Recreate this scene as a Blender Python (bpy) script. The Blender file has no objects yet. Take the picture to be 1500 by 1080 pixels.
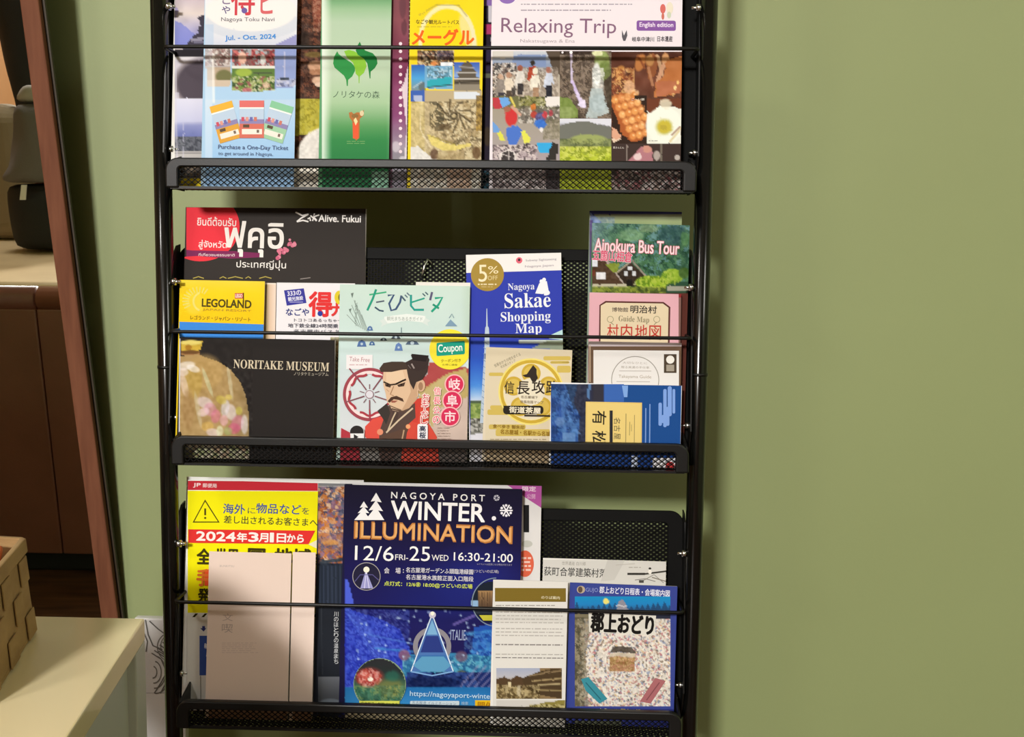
import bpy, math, random
import numpy as np
from mathutils import Matrix, Vector

# ------------------------------------------------------------------ camera, light, exposure
SC = bpy.context.scene
COL = SC.collection
SC.view_settings.view_transform = 'Standard'
SC.view_settings.look = 'None'
SC.view_settings.gamma = 1.0
SC.view_settings.use_curve_mapping = False
SC.view_settings.exposure = 0.0

FPX = 1500.0                                   # focal length in pixels of the 1500 x 1080 picture
CAM = np.array([.1326, -1.1814, 1.05])
PITCH, YAW, ROLL = .0932960, -.0320228, .01093486
_f = np.array([math.sin(YAW)*math.cos(PITCH), math.cos(YAW)*math.cos(PITCH), -math.sin(PITCH)])
_r0 = np.array([math.cos(YAW), -math.sin(YAW), 0.0])
_u0 = np.cross(_r0, _f)
_rt = math.cos(ROLL)*_r0 + math.sin(ROLL)*_u0
_up = -math.sin(ROLL)*_r0 + math.cos(ROLL)*_u0
cd = bpy.data.cameras.new('camera')
cd.sensor_fit = 'HORIZONTAL'; cd.sensor_width = 36.0; cd.lens = 36.0*FPX/1500.0
cd.clip_start = .02; cd.clip_end = 50
cam = bpy.data.objects.new('camera', cd); COL.objects.link(cam)
cam.matrix_world = Matrix(((_rt[0], _up[0], -_f[0], CAM[0]), (_rt[1], _up[1], -_f[1], CAM[1]),
                           (_rt[2], _up[2], -_f[2], CAM[2]), (0, 0, 0, 1)))
SC.camera = cam

W = bpy.data.worlds.new('world'); SC.world = W; W.use_nodes = True
W.node_tree.nodes['Background'].inputs[0].default_value = (1, .96, .9, 1)
W.node_tree.nodes['Background'].inputs[1].default_value = .03

def area(name, loc, target, sx, sy, power, col=(1, .96, .91)):
    l = bpy.data.lights.new(name, 'AREA'); l.shape = 'RECTANGLE'; l.size = sx; l.size_y = sy
    l.energy = power; l.color = col
    o = bpy.data.objects.new(name, l); COL.objects.link(o); o.location = loc
    o.rotation_euler = (Vector(target)-Vector(loc)).to_track_quat('-Z', 'Y').to_euler()
    return o
area('ceiling_lamp_key', (-1.12, -4.75, 2.6), (0.1, 0, .9), .62, .38, 222, (1, .972, .935))
area('added_fill_right', (2.1, -1.9, 2.5), (1.5, .1, .8), .6, .6, 13)  # added fill without a known source, brightens the wall on the right
area('added_sofa_fill', (-1.5, -1.9, 2.84), (-1.3, -1.7, 0.3), .4, .4, 18)  # added light aimed at the sofa so its leather mirrors less dark

# ------------------------------------------------------------------ where a pixel's ray meets a plane of the room
def rays(x, y):
    x = np.asarray(x, float); y = np.asarray(y, float)
    return _f + _rt*((x-750)/FPX)[..., None] + _up*((540-y)/FPX)[..., None]
def hitp(x, y, p0, n):
    d = rays(x, y); t = ((np.asarray(p0)-CAM) @ np.asarray(n))/(d @ np.asarray(n))
    return CAM + d*t[..., None]
def at(x, y, Y): return hitp(np.array(x), np.array(y), (0, Y, 0), (0, 1, 0))
def atz(x, y, z): return hitp(np.array(x), np.array(y), (0, 0, z), (0, 0, 1))

# ------------------------------------------------------------------ materials
def lin(c):
    if isinstance(c, str): c = tuple(int(c[i:i+2], 16) for i in (0, 2, 4))
    c = np.asarray(c, float)/255.0
    return np.where(c <= .04045, c/12.92, ((c+.055)/1.055)**2.4)
def rgb(c):
    if isinstance(c, str): c = tuple(int(c[i:i+2], 16) for i in (0, 2, 4))
    return np.asarray(c, float)
def mat(name, col, rough=.5, metal=0.0, noise=None, bump=0.0, bscale=200, spec=.5, coat=0):
    m = bpy.data.materials.new(name); m.use_nodes = True; nt = m.node_tree; b = nt.nodes['Principled BSDF']
    c = lin(col)
    b.inputs['Base Color'].default_value = (*c, 1)
    b.inputs['Roughness'].default_value = rough; b.inputs['Metallic'].default_value = metal
    b.inputs['Specular IOR Level'].default_value = spec; b.inputs['Coat Weight'].default_value = coat
    tc = nt.nodes.new('ShaderNodeTexCoord')
    if noise:
        sc_, col2, stretch = noise
        mp = nt.nodes.new('ShaderNodeMapping'); mp.inputs['Scale'].default_value = stretch
        n = nt.nodes.new('ShaderNodeTexNoise'); n.inputs['Scale'].default_value = sc_; n.inputs['Detail'].default_value = 5
        mx = nt.nodes.new('ShaderNodeMix'); mx.data_type = 'RGBA'
        mx.inputs[6].default_value = (*c, 1); mx.inputs[7].default_value = (*lin(col2), 1)
        rp = nt.nodes.new('ShaderNodeValToRGB'); rp.color_ramp.elements[0].position = .3; rp.color_ramp.elements[1].position = .7
        nt.links.new(tc.outputs['Object'], mp.inputs[0]); nt.links.new(mp.outputs[0], n.inputs['Vector'])
        nt.links.new(n.outputs[0], rp.inputs[0]); nt.links.new(rp.outputs[0], mx.inputs[0])
        nt.links.new(mx.outputs[2], b.inputs['Base Color'])
    if bump:
        n2 = nt.nodes.new('ShaderNodeTexNoise'); n2.inputs['Scale'].default_value = bscale; n2.inputs['Detail'].default_value = 4
        bp = nt.nodes.new('ShaderNodeBump'); bp.inputs['Strength'].default_value = bump; bp.inputs['Distance'].default_value = .002
        nt.links.new(tc.outputs['Object'], n2.inputs['Vector'])
        nt.links.new(n2.outputs[0], bp.inputs['Height']); nt.links.new(bp.outputs[0], b.inputs['Normal'])
    return m
def print_mat(name, rough, coat=0):
    m = bpy.data.materials.new(name); m.use_nodes = True; nt = m.node_tree; b = nt.nodes['Principled BSDF']
    a = nt.nodes.new('ShaderNodeAttribute'); a.attribute_name = 'ink'
    nt.links.new(a.outputs['Color'], b.inputs['Base Color'])
    b.inputs['Roughness'].default_value = rough; b.inputs['Specular IOR Level'].default_value = .05
    b.inputs['Coat Weight'].default_value = coat; b.inputs['Coat Roughness'].default_value = .25
    return m
M = {
 'wall': mat('green_wall_paint', (144, 155, 105), .55, noise=(1.6, (139, 149, 100), (1, 1, 1)), bump=.12, bscale=60),
 'wall2': mat('ochre_wall_paint', (150, 104, 56), .7),
 'ceil': mat('ceiling_paint', (170, 164, 150), .8),
 'floor': mat('wood_floor', (112, 74, 52), .35, noise=(6, (70, 44, 32), (1, 9, 1))),
 'black': mat('black_powder_coat', (10, 10, 9), .42, bump=.05, bscale=900, spec=.4),
 'post': mat('black_gloss_tube', (12, 12, 11), .16),
 'blackm': mat('black_mesh_steel', (8, 8, 7), .6, spec=.12),
 'steel': mat('bolt_steel', (200, 200, 195), .25, metal=1),
 'paper': mat('white_paper', (225, 222, 215), .7),
 'frame': mat('red_brown_wood', (118, 74, 52), .65, noise=(9, (100, 60, 41), (14, 14, .8)), spec=.15),
 'frameside': mat('dark_frame_side', (52, 40, 22), .6),
 'mirror': mat('mirror_silver', (236, 238, 234), .01, metal=1),
 'table': mat('cream_gloss_laminate', (242, 226, 182), .16, coat=.3),
 'tableside': mat('white_laminate_edge', (190, 192, 180), .4),
 'kraft': mat('kraft_paper', (172, 140, 92), .8, noise=(18, (148, 116, 72), (1, 1, 3)), bump=.5, bscale=45),
 'orange': mat('orange_wrapper', (196, 96, 40), .5),
 'darkbrown': mat('dark_wrapper', (70, 40, 28), .5),
 'leather': mat('brown_leather', (134, 82, 66), .3, noise=(7, (122, 74, 58), (1, 1, 1)), bump=.15, bscale=300, coat=.4),
 'beige': mat('beige_seat_leather', (222, 198, 156), .42, noise=(8, (206, 180, 138), (1, 1, 1)), bump=.2, bscale=40),
 'taupe': mat('taupe_upholstery', (150, 132, 104), .8),
 'greycloth': mat('grey_cloth', (112, 106, 104), .9, bump=.4, bscale=300),
 'palecloth': mat('pale_grey_cloth', (172, 166, 160), .9),
 'blackcloth': mat('black_cloth', (26, 26, 26), .7, bump=.3, bscale=400),
 'white': mat('white_card', (232, 232, 230), .5),
 'ink': print_mat('coated_print', .5),
 'inkmatte': print_mat('matte_print', .6),
}

# ------------------------------------------------------------------ mesh helpers
class MB:
    def __init__(s): s.v = []; s.f = []
    def quad_box(s, pts):                     # 8 points: 0-3 bottom ring, 4-7 top ring
        b = len(s.v); s.v += [tuple(p) for p in pts]
        s.f += [tuple(b+i for i in q) for q in ((3, 2, 1, 0), (4, 5, 6, 7), (0, 1, 5, 4), (1, 2, 6, 5), (2, 3, 7, 6), (3, 0, 4, 7))]
    def box(s, x0, y0, z0, x1, y1, z1):
        s.quad_box([(x0, y0, z0), (x1, y0, z0), (x1, y1, z0), (x0, y1, z0), (x0, y0, z1), (x1, y0, z1), (x1, y1, z1), (x0, y1, z1)])
    def bar(s, a, b, w, h, nrm=(0, -1, 0)):   # flat bar between a and b, w across, h along nrm
        a = Vector(a); b = Vector(b); d = (b-a).normalized(); n = Vector(nrm); n = (n-d*n.dot(d)).normalized(); c = d.cross(n)
        P = []
        for p in (a, b):
            for i, j in ((-1, -1), (1, -1), (1, 1), (-1, 1)): P.append(p+c*(i*w/2)+n*(j*h/2))
        s.quad_box(P)
    def tube(s, pts, r, n=10, closed=False, flat=1.0, cap=True):
        pts = [Vector(p) for p in pts]; m = len(pts); b0 = len(s.v)
        prev = None
        for i, p in enumerate(pts):
            a = pts[i-1] if (i > 0 or closed) else p; c = pts[(i+1) % m] if (i < m-1 or closed) else p
            t = (c-a).normalized()
            if prev is None:
                ref = Vector((0, 1, 0)) if abs(t.y) < .9 else Vector((1, 0, 0))
                nn = (ref-t*ref.dot(t)).normalized()
            else: nn = (prev-t*prev.dot(t)).normalized()
            prev = nn; bb = t.cross(nn)
            for k in range(n):
                an = 2*math.pi*k/n
                s.v.append(tuple(p+nn*math.cos(an)*r*flat+bb*math.sin(an)*r))
        seg = m if closed else m-1
        for i in range(seg):
            j = (i+1) % m
            for k in range(n):
                k2 = (k+1) % n
                s.f.append((b0+i*n+k, b0+i*n+k2, b0+j*n+k2, b0+j*n+k))
        if not closed and cap:
            s.f.append(tuple(b0+k for k in range(n))[::-1]); s.f.append(tuple(b0+(m-1)*n+k for k in range(n)))
    def build(s, name, material, parent=None, smooth=False, bevel=0, seg=2, subsurf=0):
        me = bpy.data.meshes.new(name); me.from_pydata(s.v, [], s.f); me.update()
        me.materials.append(material)
        o = bpy.data.objects.new(name, me); COL.objects.link(o)
        if smooth:
            for p in me.polygons: p.use_smooth = True
        if bevel:
            md = o.modifiers.new('bevel', 'BEVEL'); md.width = bevel; md.segments = seg; md.limit_method = 'ANGLE'
        if subsurf:
            md = o.modifiers.new('sub', 'SUBSURF'); md.levels = md.render_levels = subsurf
        if parent: o.parent = parent
        return o
def empty(name, loc, label, cat, group=None):
    o = bpy.data.objects.new(name, None); COL.objects.link(o); o.location = loc; o.empty_display_size = .05
    o['label'] = label; o['category'] = cat
    if group: o['group'] = group
    return o
def under(root, o):                           # parent keeping the mesh where it was modelled (world coordinates)
    o.parent = root; o.matrix_parent_inverse = Matrix.Translation(root.location).inverted()
    return o
def tag(o, label, cat, group=None):
    o['label'] = label; o['category'] = cat
    if group: o['group'] = group
    return o
def struct(o): o['kind'] = 'structure'; return o
# ------------------------------------------------------------------ the room
YW = .18
ROOMX0, ROOMX1, ROOMY0, ROOMZ = -2.6, 2.6, -5.2, 2.9
def slab(name, m, *b):
    mb = MB(); mb.box(*b); return struct(mb.build(name, m))
slab('wall_back', M['wall'], ROOMX0, YW, 0, ROOMX1, YW+.1, ROOMZ)
slab('wall_front', M['wall2'], ROOMX0, ROOMY0-.1, 0, ROOMX1, ROOMY0, ROOMZ)
slab('wall_left', M['wall2'], ROOMX0-.1, ROOMY0, 0, ROOMX0, YW, ROOMZ)
slab('wall_right', M['wall'], ROOMX1, ROOMY0, 0, ROOMX1+.1, YW, ROOMZ)
slab('floor', M['floor'], ROOMX0, ROOMY0, -.1, ROOMX1, YW, 0)
slab('ceiling', M['ceil'], ROOMX0, ROOMY0, ROOMZ, ROOMX1, YW, ROOMZ+.1)
slab('baseboard_back', M['darkbrown'], ROOMX0, YW-.012, 0, ROOMX1, YW, .08)

# ------------------------------------------------------------------ leaning mirror in its wooden frame
TH = math.radians(4.5)
MN = np.array([0, -math.cos(TH), -math.sin(TH)])           # front normal of the glass
MP = np.array([0, YW-.016, .55])
def mpl(x, y): return hitp(np.array(x), np.array(y), MP, MN)
def mir(px, py, axis, val):                                # where the mirrored ray through a pixel meets a plane of the room
    h = mpl(px, py); d = rays(np.array(px), np.array(py)); d = d/np.linalg.norm(d)
    r = d-2*(d @ MN)*MN
    return h + r*((val-h[axis])/r[axis])
a0, a1 = mpl(58, 0), mpl(174, 900)
mv = a0-a1; mv /= np.linalg.norm(mv)                       # along the frame, upwards
mu = np.cross(mv, MN)*-1; mu /= np.linalg.norm(mu)
if mu[0] < 0: mu = -mu
fw = .0235
zb_ = a1 - mv*((a1[2]-.50)/mv[2]); Ht = 1.12; Wd = .46     # outer right-bottom corner, height, width
mo = Vector(zb_); U_ = Vector(mu); V_ = Vector(mv); N_ = Vector(MN)
root = empty('wall_mirror', tuple(mo), 'tall mirror in a thin reddish-brown wooden frame tilting out from the green wall', 'mirror')
def fr_bar(name, u0, v0, u1, v1, m, d0=-.006, d1=.004, bev=.002):
    mb = MB(); P = []
    for dd in (d0, d1):
        for (u, v) in ((u0, v0), (u1, v0), (u1, v1), (u0, v1)): P.append(mo+U_*u+V_*v+N_*dd)
    mb.quad_box(P); return under(root, mb.build(name, m, bevel=bev))
fr_bar('frame_side', -fw, 0, 0, Ht, M['frame']); fr_bar('frame_side', -Wd, 0, -Wd+fw, Ht, M['frame'])
fr_bar('frame_rail', -Wd+fw, 0, -fw, fw, M['frame']); fr_bar('frame_rail', -Wd+fw, Ht-fw, -fw, Ht, M['frame'])
g = fr_bar('glass', -Wd+fw, fw, -fw, Ht-fw, M['mirror'], -.004, 0, 0); g['label'] = 'mirror glass'
fr_bar('backing', -Wd+.002, .002, .0030, Ht-.002, M['frameside'], -.0105, -.0061, 0)

# ------------------------------------------------------------------ low white table
TZ = float(at(210, 905, -.30)[2])
tr = atz(212, 906, TZ); tf = atz(98, 1080, TZ)
ed = Vector((tf-tr)); ed.z = 0; ed.normalize()
L = .45; th = .020
nrm = Vector((ed.y, -ed.x, 0)); 
if nrm.x > 0: nrm = -nrm                                   # towards the left, across the table
A = Vector(tr); bx = Vector((-1, -.0, 0))
root = empty('side_table', (A.x-.3, A.y-.3, 0), 'white glossy side table with slab legs under the kraft basket', 'table')
def prism(name, poly, z0, z1, m, bev=.0015):
    mb = MB(); n = len(poly); mb.v = [(p[0], p[1], z0) for p in poly]+[(p[0], p[1], z1) for p in poly]
    mb.f = [tuple(range(n))[::-1], tuple(range(n, 2*n))]+[(i, (i+1) % n, n+(i+1) % n, n+i) for i in range(n)]
    return mb.build(name, m, bevel=bev)
B_ = A+ed*L; C_ = B_+bx*.31; D_ = A+bx*.31
under(root, prism('tabletop', [D_, C_, B_, A], TZ-th, TZ, M['table']))
def leg(P, s1, s2, w=.036, t=.03):
    q = [P, P+ed*w*s1, P+ed*w*s1+bx*t*s2, P+bx*t*s2]
    area2 = sum(q[i].x*q[(i+1) % 4].y-q[(i+1) % 4].x*q[i].y for i in range(4))
    if area2 < 0: q = q[::-1]
    return under(root, prism('leg', q, 0, TZ-th, M['tableside']))
leg(A, 1, 1); leg(B_, -1, 1); leg(C_, -1, -1); leg(D_, 1, -1)
q0 = A+ed*.036+bx*.008; q1 = B_-ed*.036+bx*.008
mb = MB(); mb.quad_box([q1+Vector((0, 0, TZ-th-.09)), q0+Vector((0, 0, TZ-th-.09)), q0+bx*.016+Vector((0, 0, TZ-th-.09)), q1+bx*.016+Vector((0, 0, TZ-th-.09)),
                        q1+Vector((0, 0, TZ-th)), q0+Vector((0, 0, TZ-th)), q0+bx*.016+Vector((0, 0, TZ-th)), q1+bx*.016+Vector((0, 0, TZ-th))])
for v in range(len(mb.v)): x, y, z = mb.v[v]; mb.v[v] = (x, y, z-A.z if z > TZ+.2 else z)
under(root, mb.build('apron', M['tableside']))

# ------------------------------------------------------------------ woven kraft basket on the table
k0 = atz(52, 925, TZ)                                      # far right bottom corner
k1 = atz(0, 1010, TZ)
root = empty('paper_basket', (k0[0]-.1, k0[1]-.1, TZ), 'brown woven kraft paper basket at the near corner of the white table', 'basket')
kd = Vector(k1-k0).normalized(); kn = Vector((-1, .12, 0)).normalized(); K0 = Vector(k0)
kh = .078; kl = .16; kw = .15
c4 = [K0, K0+kd*kl, K0+kd*kl+kn*kw, K0+kn*kw]
cen = sum(c4, Vector())/4
def flare(p, z): o = p+(p-cen)*(-.10*z/kh); return Vector((o.x, o.y, TZ+.001+z))
def wallpanel(mb, p, q, z0, z1, t, out):
    n = (q-p).cross(Vector((0, 0, 1))).normalized()
    if n.dot((p+q)/2-cen) < 0: n = -n
    a, b, c, d = flare(p, z0), flare(q, z0), flare(q, z1), flare(p, z1)
    mb.quad_box([a+n*(out-t), b+n*(out-t), c+n*(out-t), d+n*(out-t), a+n*out, b+n*out, c+n*out, d+n*out])
mb = MB()
for i in range(4): wallpanel(mb, c4[i], c4[(i+1) % 4], 0, kh, .002, 0)
bt = [flare(p, .001) for p in c4]; mb.quad_box(bt+[p+Vector((0, 0, .002)) for p in bt])
under(root, mb.build('basket_wall', M['kraft']))
strip = None
for i in range(4):
    p, q = c4[i], c4[(i+1) % 4]; n_ = 5; rows = 3
    for r in range(rows):
        for c in range(n_):
            if (r+c+i) % 2: continue
            mb = MB(); e0 = p.lerp(q, (c+.06)/n_); e1 = p.lerp(q, (c+.94)/n_)
            wallpanel(mb, e0, e1, kh*(r+.04)/(rows+.4), kh*(r+.96)/(rows+.4), .0015, .0022)
            under(root, mb.build('woven_strip', M['kraft'], bevel=.0008))
mb = MB()
for i in range(4): wallpanel(mb, c4[i], c4[(i+1) % 4], kh*.9, kh*1.06, .005, .0035)
under(root, mb.build('folded_rim', M['kraft'], bevel=.0012))
random.seed(3)
def pouch(name, loc, s, rot, m, label, cat, grp=None):
    mb = MB(); P = []
    for z, k in ((-.5, .7), (.5, .7)):
        for (x, y) in ((-.5, -.5), (.5, -.5), (.5, .5), (-.5, .5)): P.append((x*s[0]*k, y*s[1]*k, z*s[2]))
    mb.quad_box(P)
    o = mb.build(name, m, smooth=True, bevel=.004, seg=2, subsurf=1); o.location = loc; o.rotation_euler = rot
    return tag(o, label, cat, grp)
kc = cen
pouch('snack_packet', (K0.x-.026, K0.y-.035, TZ+.052), (.03, .05, .06), (.3, .25, .4), M['orange'], 'orange snack packet poking out of the kraft basket', 'packet')
pouch('snack_box', (K0.x-.075, K0.y-.05, TZ+.045), (.035, .05, .08), (.1, -.2, .1), M['darkbrown'], 'dark brown packet inside the kraft basket behind the orange one', 'packet')

# ------------------------------------------------------------------ white printed box behind the rack
b0 = at(196, 905, .10); b1 = at(269, 905, .10)
root = empty('printed_board', (b0[0], .106, 0), 'white board printed with grey wave lines standing on the floor behind the rack post', 'board')
bz = float(b1[2])-.002
mb = MB(); mb.box(b0[0], .10, 0, b1[0], .112, bz); under(root, mb.build('board_panel', M['white'], bevel=.002))
# ------------------------------------------------------------------ what the mirror shows: sofa, coats and bag at the camera's left
SY = round(float(mir(90, 838, 2, 0.0)[1])+.045, 3)
sp0 = mir(10, 430, 1, SY); SZ = float(mir(60, 425, 1, SY)[2])
SX0, SX1 = -2.1, -.62
root = empty('sofa', (-1.2, SY-.4, 0), 'dark brown leather sofa with a beige seat seen in the mirror', 'sofa')
def sbox(name, m, b, bev=.01, seg=3, par=root):
    mb = MB(); mb.box(*b); return under(par, mb.build(name, m, bevel=bev, seg=seg, smooth=False))
seam = float(mir(67, 587, 1, SY)[0])
for (x0, x1) in ((SX0, seam-.0015), (seam+.0015, SX1)):
    sbox('front_panel', M['leather'], (x0, SY-.03, .075, x1, SY, SZ-.05), .004)
mb = MB(); mb.tube([(SX0, SY-.028, SZ-.028), (seam-.004, SY-.028, SZ-.028)], .033, 16); mb.tube([(seam+.004, SY-.028, SZ-.028), (SX1, SY-.028, SZ-.028)], .033, 16)
under(root, mb.build('piping_roll', M['leather'], smooth=True))
sbox('plinth', M['blackcloth'], (SX0+.02, SY-1.15, 0, SX1-.02, SY-.05, .075))
sbox('seat_base', M['leather'], (SX0, SY-1.15, .075, SX1, SY-.031, SZ-.05))
sbox('seat_cushion', M['beige'], (SX0, SY-1.0, SZ-.05, SX1, SY-.03, SZ+.012), .03, 5)
BY = SY-.84
bp = mir(23, 200, 1, BY)
BZ = float(mir(8, 152, 1, BY)[2])
mb = MB(); prof = []
xr = float(mir(24, 200, 1, BY)[0])
sbox('back_cushion', M['taupe'], (xr-.55, BY-.14, SZ+.012, xr, BY, BZ), .06, 6)
sbox('back_frame', M['leather'], (SX0, SY-1.15, SZ-.05, SX1, SY-1.03, BZ-.06), .02, 3)
# grey jacket bundle on the seat: lofted rings with folds
def loft(name, m, cs, par, n=20, amp=.012, seed=1, sub=1):
    rnd = np.random.RandomState(seed); mb = MB()
    for i, (c, rx, ry) in enumerate(cs):
        for k in range(n):
            a = 2*math.pi*k/n; w = 1+amp/max(rx, ry)*(math.sin(3*a+i*1.3)+.7*math.sin(7*a-i*2.1)+.5*rnd.randn())
            mb.v.append((c[0]+rx*w*math.cos(a), c[1]+ry*w*math.sin(a), c[2]))
    for i in range(len(cs)-1):
        for k in range(n): mb.f.append((i*n+k, i*n+(k+1) % n, (i+1)*n+(k+1) % n, (i+1)*n+k))
    mb.f.append(tuple(range(n))[::-1]); mb.f.append(tuple((len(cs)-1)*n+k for k in range(n)))
    o = mb.build(name, m, smooth=True, subsurf=sub)
    return under(par, o) if par else o
JY = SY-.64
def mz(px, py, Y=JY): return mir(px, py, 1, Y)
jb = mz(60, 325); zt = SZ+.014
root = empty('shoulder_bag', (float(mz(60, 320)[0]), JY, zt), 'black shoulder bag with a white tag lying on the beige seat, seen in the mirror', 'bag')
bx0 = float(mz(8, 270)[0]); bx1 = bx0+.30; hb = float(mz(30, 268)[2])-zt
if bx0 > bx1: bx0, bx1 = bx1, bx0
# seen mirrored, so the near (right-hand) side lies at greater x
cxb = float(mz(70, 300)[0]); rb = abs(float(mz(18, 300)[0])-cxb)
loft('bag_body', M['blackcloth'], [((cxb, JY, zt+.002), rb*.86, .085), ((cxb, JY, zt+.03), rb*1.0, .10), ((cxb, JY, zt+hb*.6), rb*1.06, .10), ((cxb, JY, zt+hb*.9), rb*1.1, .085), ((cxb, JY, zt+hb), rb*.9, .05)], root, amp=.004)
tp = mz(34, 282, JY+.105)
mb = MB(); mb.quad_box([Vector(tp)+Vector(v) for v in ((-.012, 0, -.022), (.006, 0, -.022), (.006, .003, -.022), (-.012, .003, -.022), (-.004, -.004, .022), (.012, -.004, .022), (.012, -.001, .022), (-.004, -.001, .022))])
under(root, mb.build('white_tag', M['white']))
root = empty('grey_jacket', (cxb, JY-.02, zt+hb), 'crumpled grey jacket with a pale collar heaped on the black bag, seen in the mirror', 'jacket')
def R_(px, py): return float(mz(px, py)[0]), float(mz(px, py)[2])
cs = []
for (pl, pr, py) in ((8, 96, 268), (4, 96, 258), (14, 92, 245), (20, 90, 220), (24, 86, 190), (26, 82, 165), (25, 80, 150)):
    xl, z = R_(pl, py); xr_, _ = R_(pr, py)
    cs.append((((xl+xr_)/2, JY-.01, z), abs(xr_-xl)/2, .085))
loft('jacket_body', M['greycloth'], cs, root, amp=.008, seed=4)
cs = []
for (pl, pr, py) in ((25, 80, 151), (27, 78, 140), (33, 74, 130), (40, 70, 124)):
    xl, z = R_(pl, py); xr_, _ = R_(pr, py)
    cs.append((((xl+xr_)/2, JY-.01, z), abs(xr_-xl)/2, .07))
loft('collar', M['palecloth'], cs, root, amp=.002, seed=5)
# black coat hanging over the sofa back
CY = SY-.92
cs = []
for (pl, pr, py) in ((27, 90, 175), (26, 90, 153), (8, 88, 110), (3, 84, 60), (-8, 80, 10), (-20, 70, -60)):
    a = mir(pl, py, 1, CY); b = mir(pr, py, 1, CY)
    cs.append((((a[0]+b[0])/2, CY, max(float(a[2]), SZ+.02+.004*len(cs))), abs(b[0]-a[0])/2, .05))
root = empty('black_coat', (float(cs[0][0][0]), CY, SZ), 'black coat draped behind the sofa seat, seen in the mirror', 'coat')
loft('coat_body', M['blackcloth'], cs, root, amp=.006, seed=7)
# ------------------------------------------------------------------ the wire brochure rack
LEAN = math.tan(math.radians(6.5)); LA = math.radians(6.5)
YF = -.05                                                  # front of the tray lips
ZB = [1.1415, .8315, .5215]                                # tray floors
LH = .0298                                                 # lip height
ZW = [1.2958, .9790, .6630]                                # retaining wires
HW = .297
rack = empty('brochure_rack', (0, 0, 0), 'black metal brochure rack with mesh trays against the green wall', 'rack')
def rk(o): return under(rack, o)
for s in (-1, 1):
    mb = MB(); mb.tube([(s*.31, 0, .0), (s*.31, 0, 1.56)], .0102, 20)
    p = rk(mb.build('post', M['post'], smooth=False)); 
    for f in p.data.polygons: f.use_smooth = len(f.vertices) == 4
    mb = MB(); mb.tube([(s*.31, 0, .934), (s*.31, 0, .9375)], .0107, 20)
    c = mb.build('joint_ring', M['black']); c.parent = p
    for f in c.data.polygons: f.use_smooth = len(f.vertices) == 4
    mb = MB(); mb.box(s*.31-.012, -.14, 0, s*.31+.012, .06, .018); rk(mb.build('foot', M['black'], bevel=.004))
mb = MB(); mb.tube([(-.31, 0, .10), (.31, 0, .10)], .008, 12); rk(mb.build('cross_bar', M['black'], smooth=True))
mb = MB(); mb.tube([(-.31, 0, 1.55), (.31, 0, 1.55)], .008, 12); rk(mb.build('cross_bar', M['black'], smooth=True))

def lattice(mb, x0, x1, h, px, ph, w, f, t=.0008):
    """diamond lattice over [x0,x1] x [0,h]; f(x, s) gives the world point; strands clipped to the rectangle"""
    n = int((x1-x0+h*px/ph)/px)+2
    for sg in (1, -1):
        for i in range(-int(h*px/ph/px)-1, n+1):
            xs = x0+i*px
            a, b = 0.0, h
            X = lambda s_: xs+sg*s_*px/ph if sg > 0 else xs+s_*px/ph*-1+h*px/ph
            # clip
            lo, hi = 0.0, h
            k = sg*px/ph; c = X(0)
            if k > 0: lo = max(lo, (x0-c)/k); hi = min(hi, (x1-c)/k)
            else: lo = max(lo, (x1-c)/k); hi = min(hi, (x0-c)/k)
            if hi-lo < 1e-4: continue
            A = Vector(f(c+k*lo, lo)); B = Vector(f(c+k*hi, hi)); mb.bar(A, B, w, t, f.n)
class Front:
    n = (0, -1, 0)
    def __init__(s, zb): s.z = zb
    def __call__(s, x, v): return (x, YF+.003, s.z+.001+v)
class Back:
    n = (0, -math.cos(LA), math.sin(LA))
    def __init__(s, zb): s.z = zb
    def __call__(s, x, v): return (x, .0025+v*math.sin(LA), s.z+v*math.cos(LA))
class Floor:
    n = (0, 0, 1)
    def __init__(s, zb): s.z = zb
    def __call__(s, x, v): return (x, YF+.004+v, s.z-.0006)
def roundrect_path(x0, x1, h, r, f, off=0, n=7):
    P = []
    P.append(f(x0, 0))
    for i in range(n+1):
        a = math.pi-math.pi/2*i/n; P.append(f(x0+r+r*math.cos(a), h-r+r*math.sin(a)))
    for i in range(n+1):
        a = math.pi/2-math.pi/2*i/n; P.append(f(x1-r+r*math.cos(a), h-r+r*math.sin(a)))
    P.append(f(x1, 0)); return P
def band(mb, outer, inner, nrm, t):
    n = Vector(nrm)*(t/2); b = len(mb.v); m = len(outer)
    for o_, i_ in zip(outer, inner):
        o_ = Vector(o_); i_ = Vector(i_); mb.v += [tuple(o_+n), tuple(i_+n), tuple(i_-n), tuple(o_-n)]
    for k in range(m-1):
        a = b+4*k; c = a+4
        for q in range(4): mb.f.append((a+q, a+(q+1) % 4, c+(q+1) % 4, c+q))
    mb.f.append((b+3, b+2, b+1, b)); mb.f.append((b+4*(m-1), b+4*(m-1)+1, b+4*(m-1)+2, b+4*(m-1)+3))
BH = .248
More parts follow.
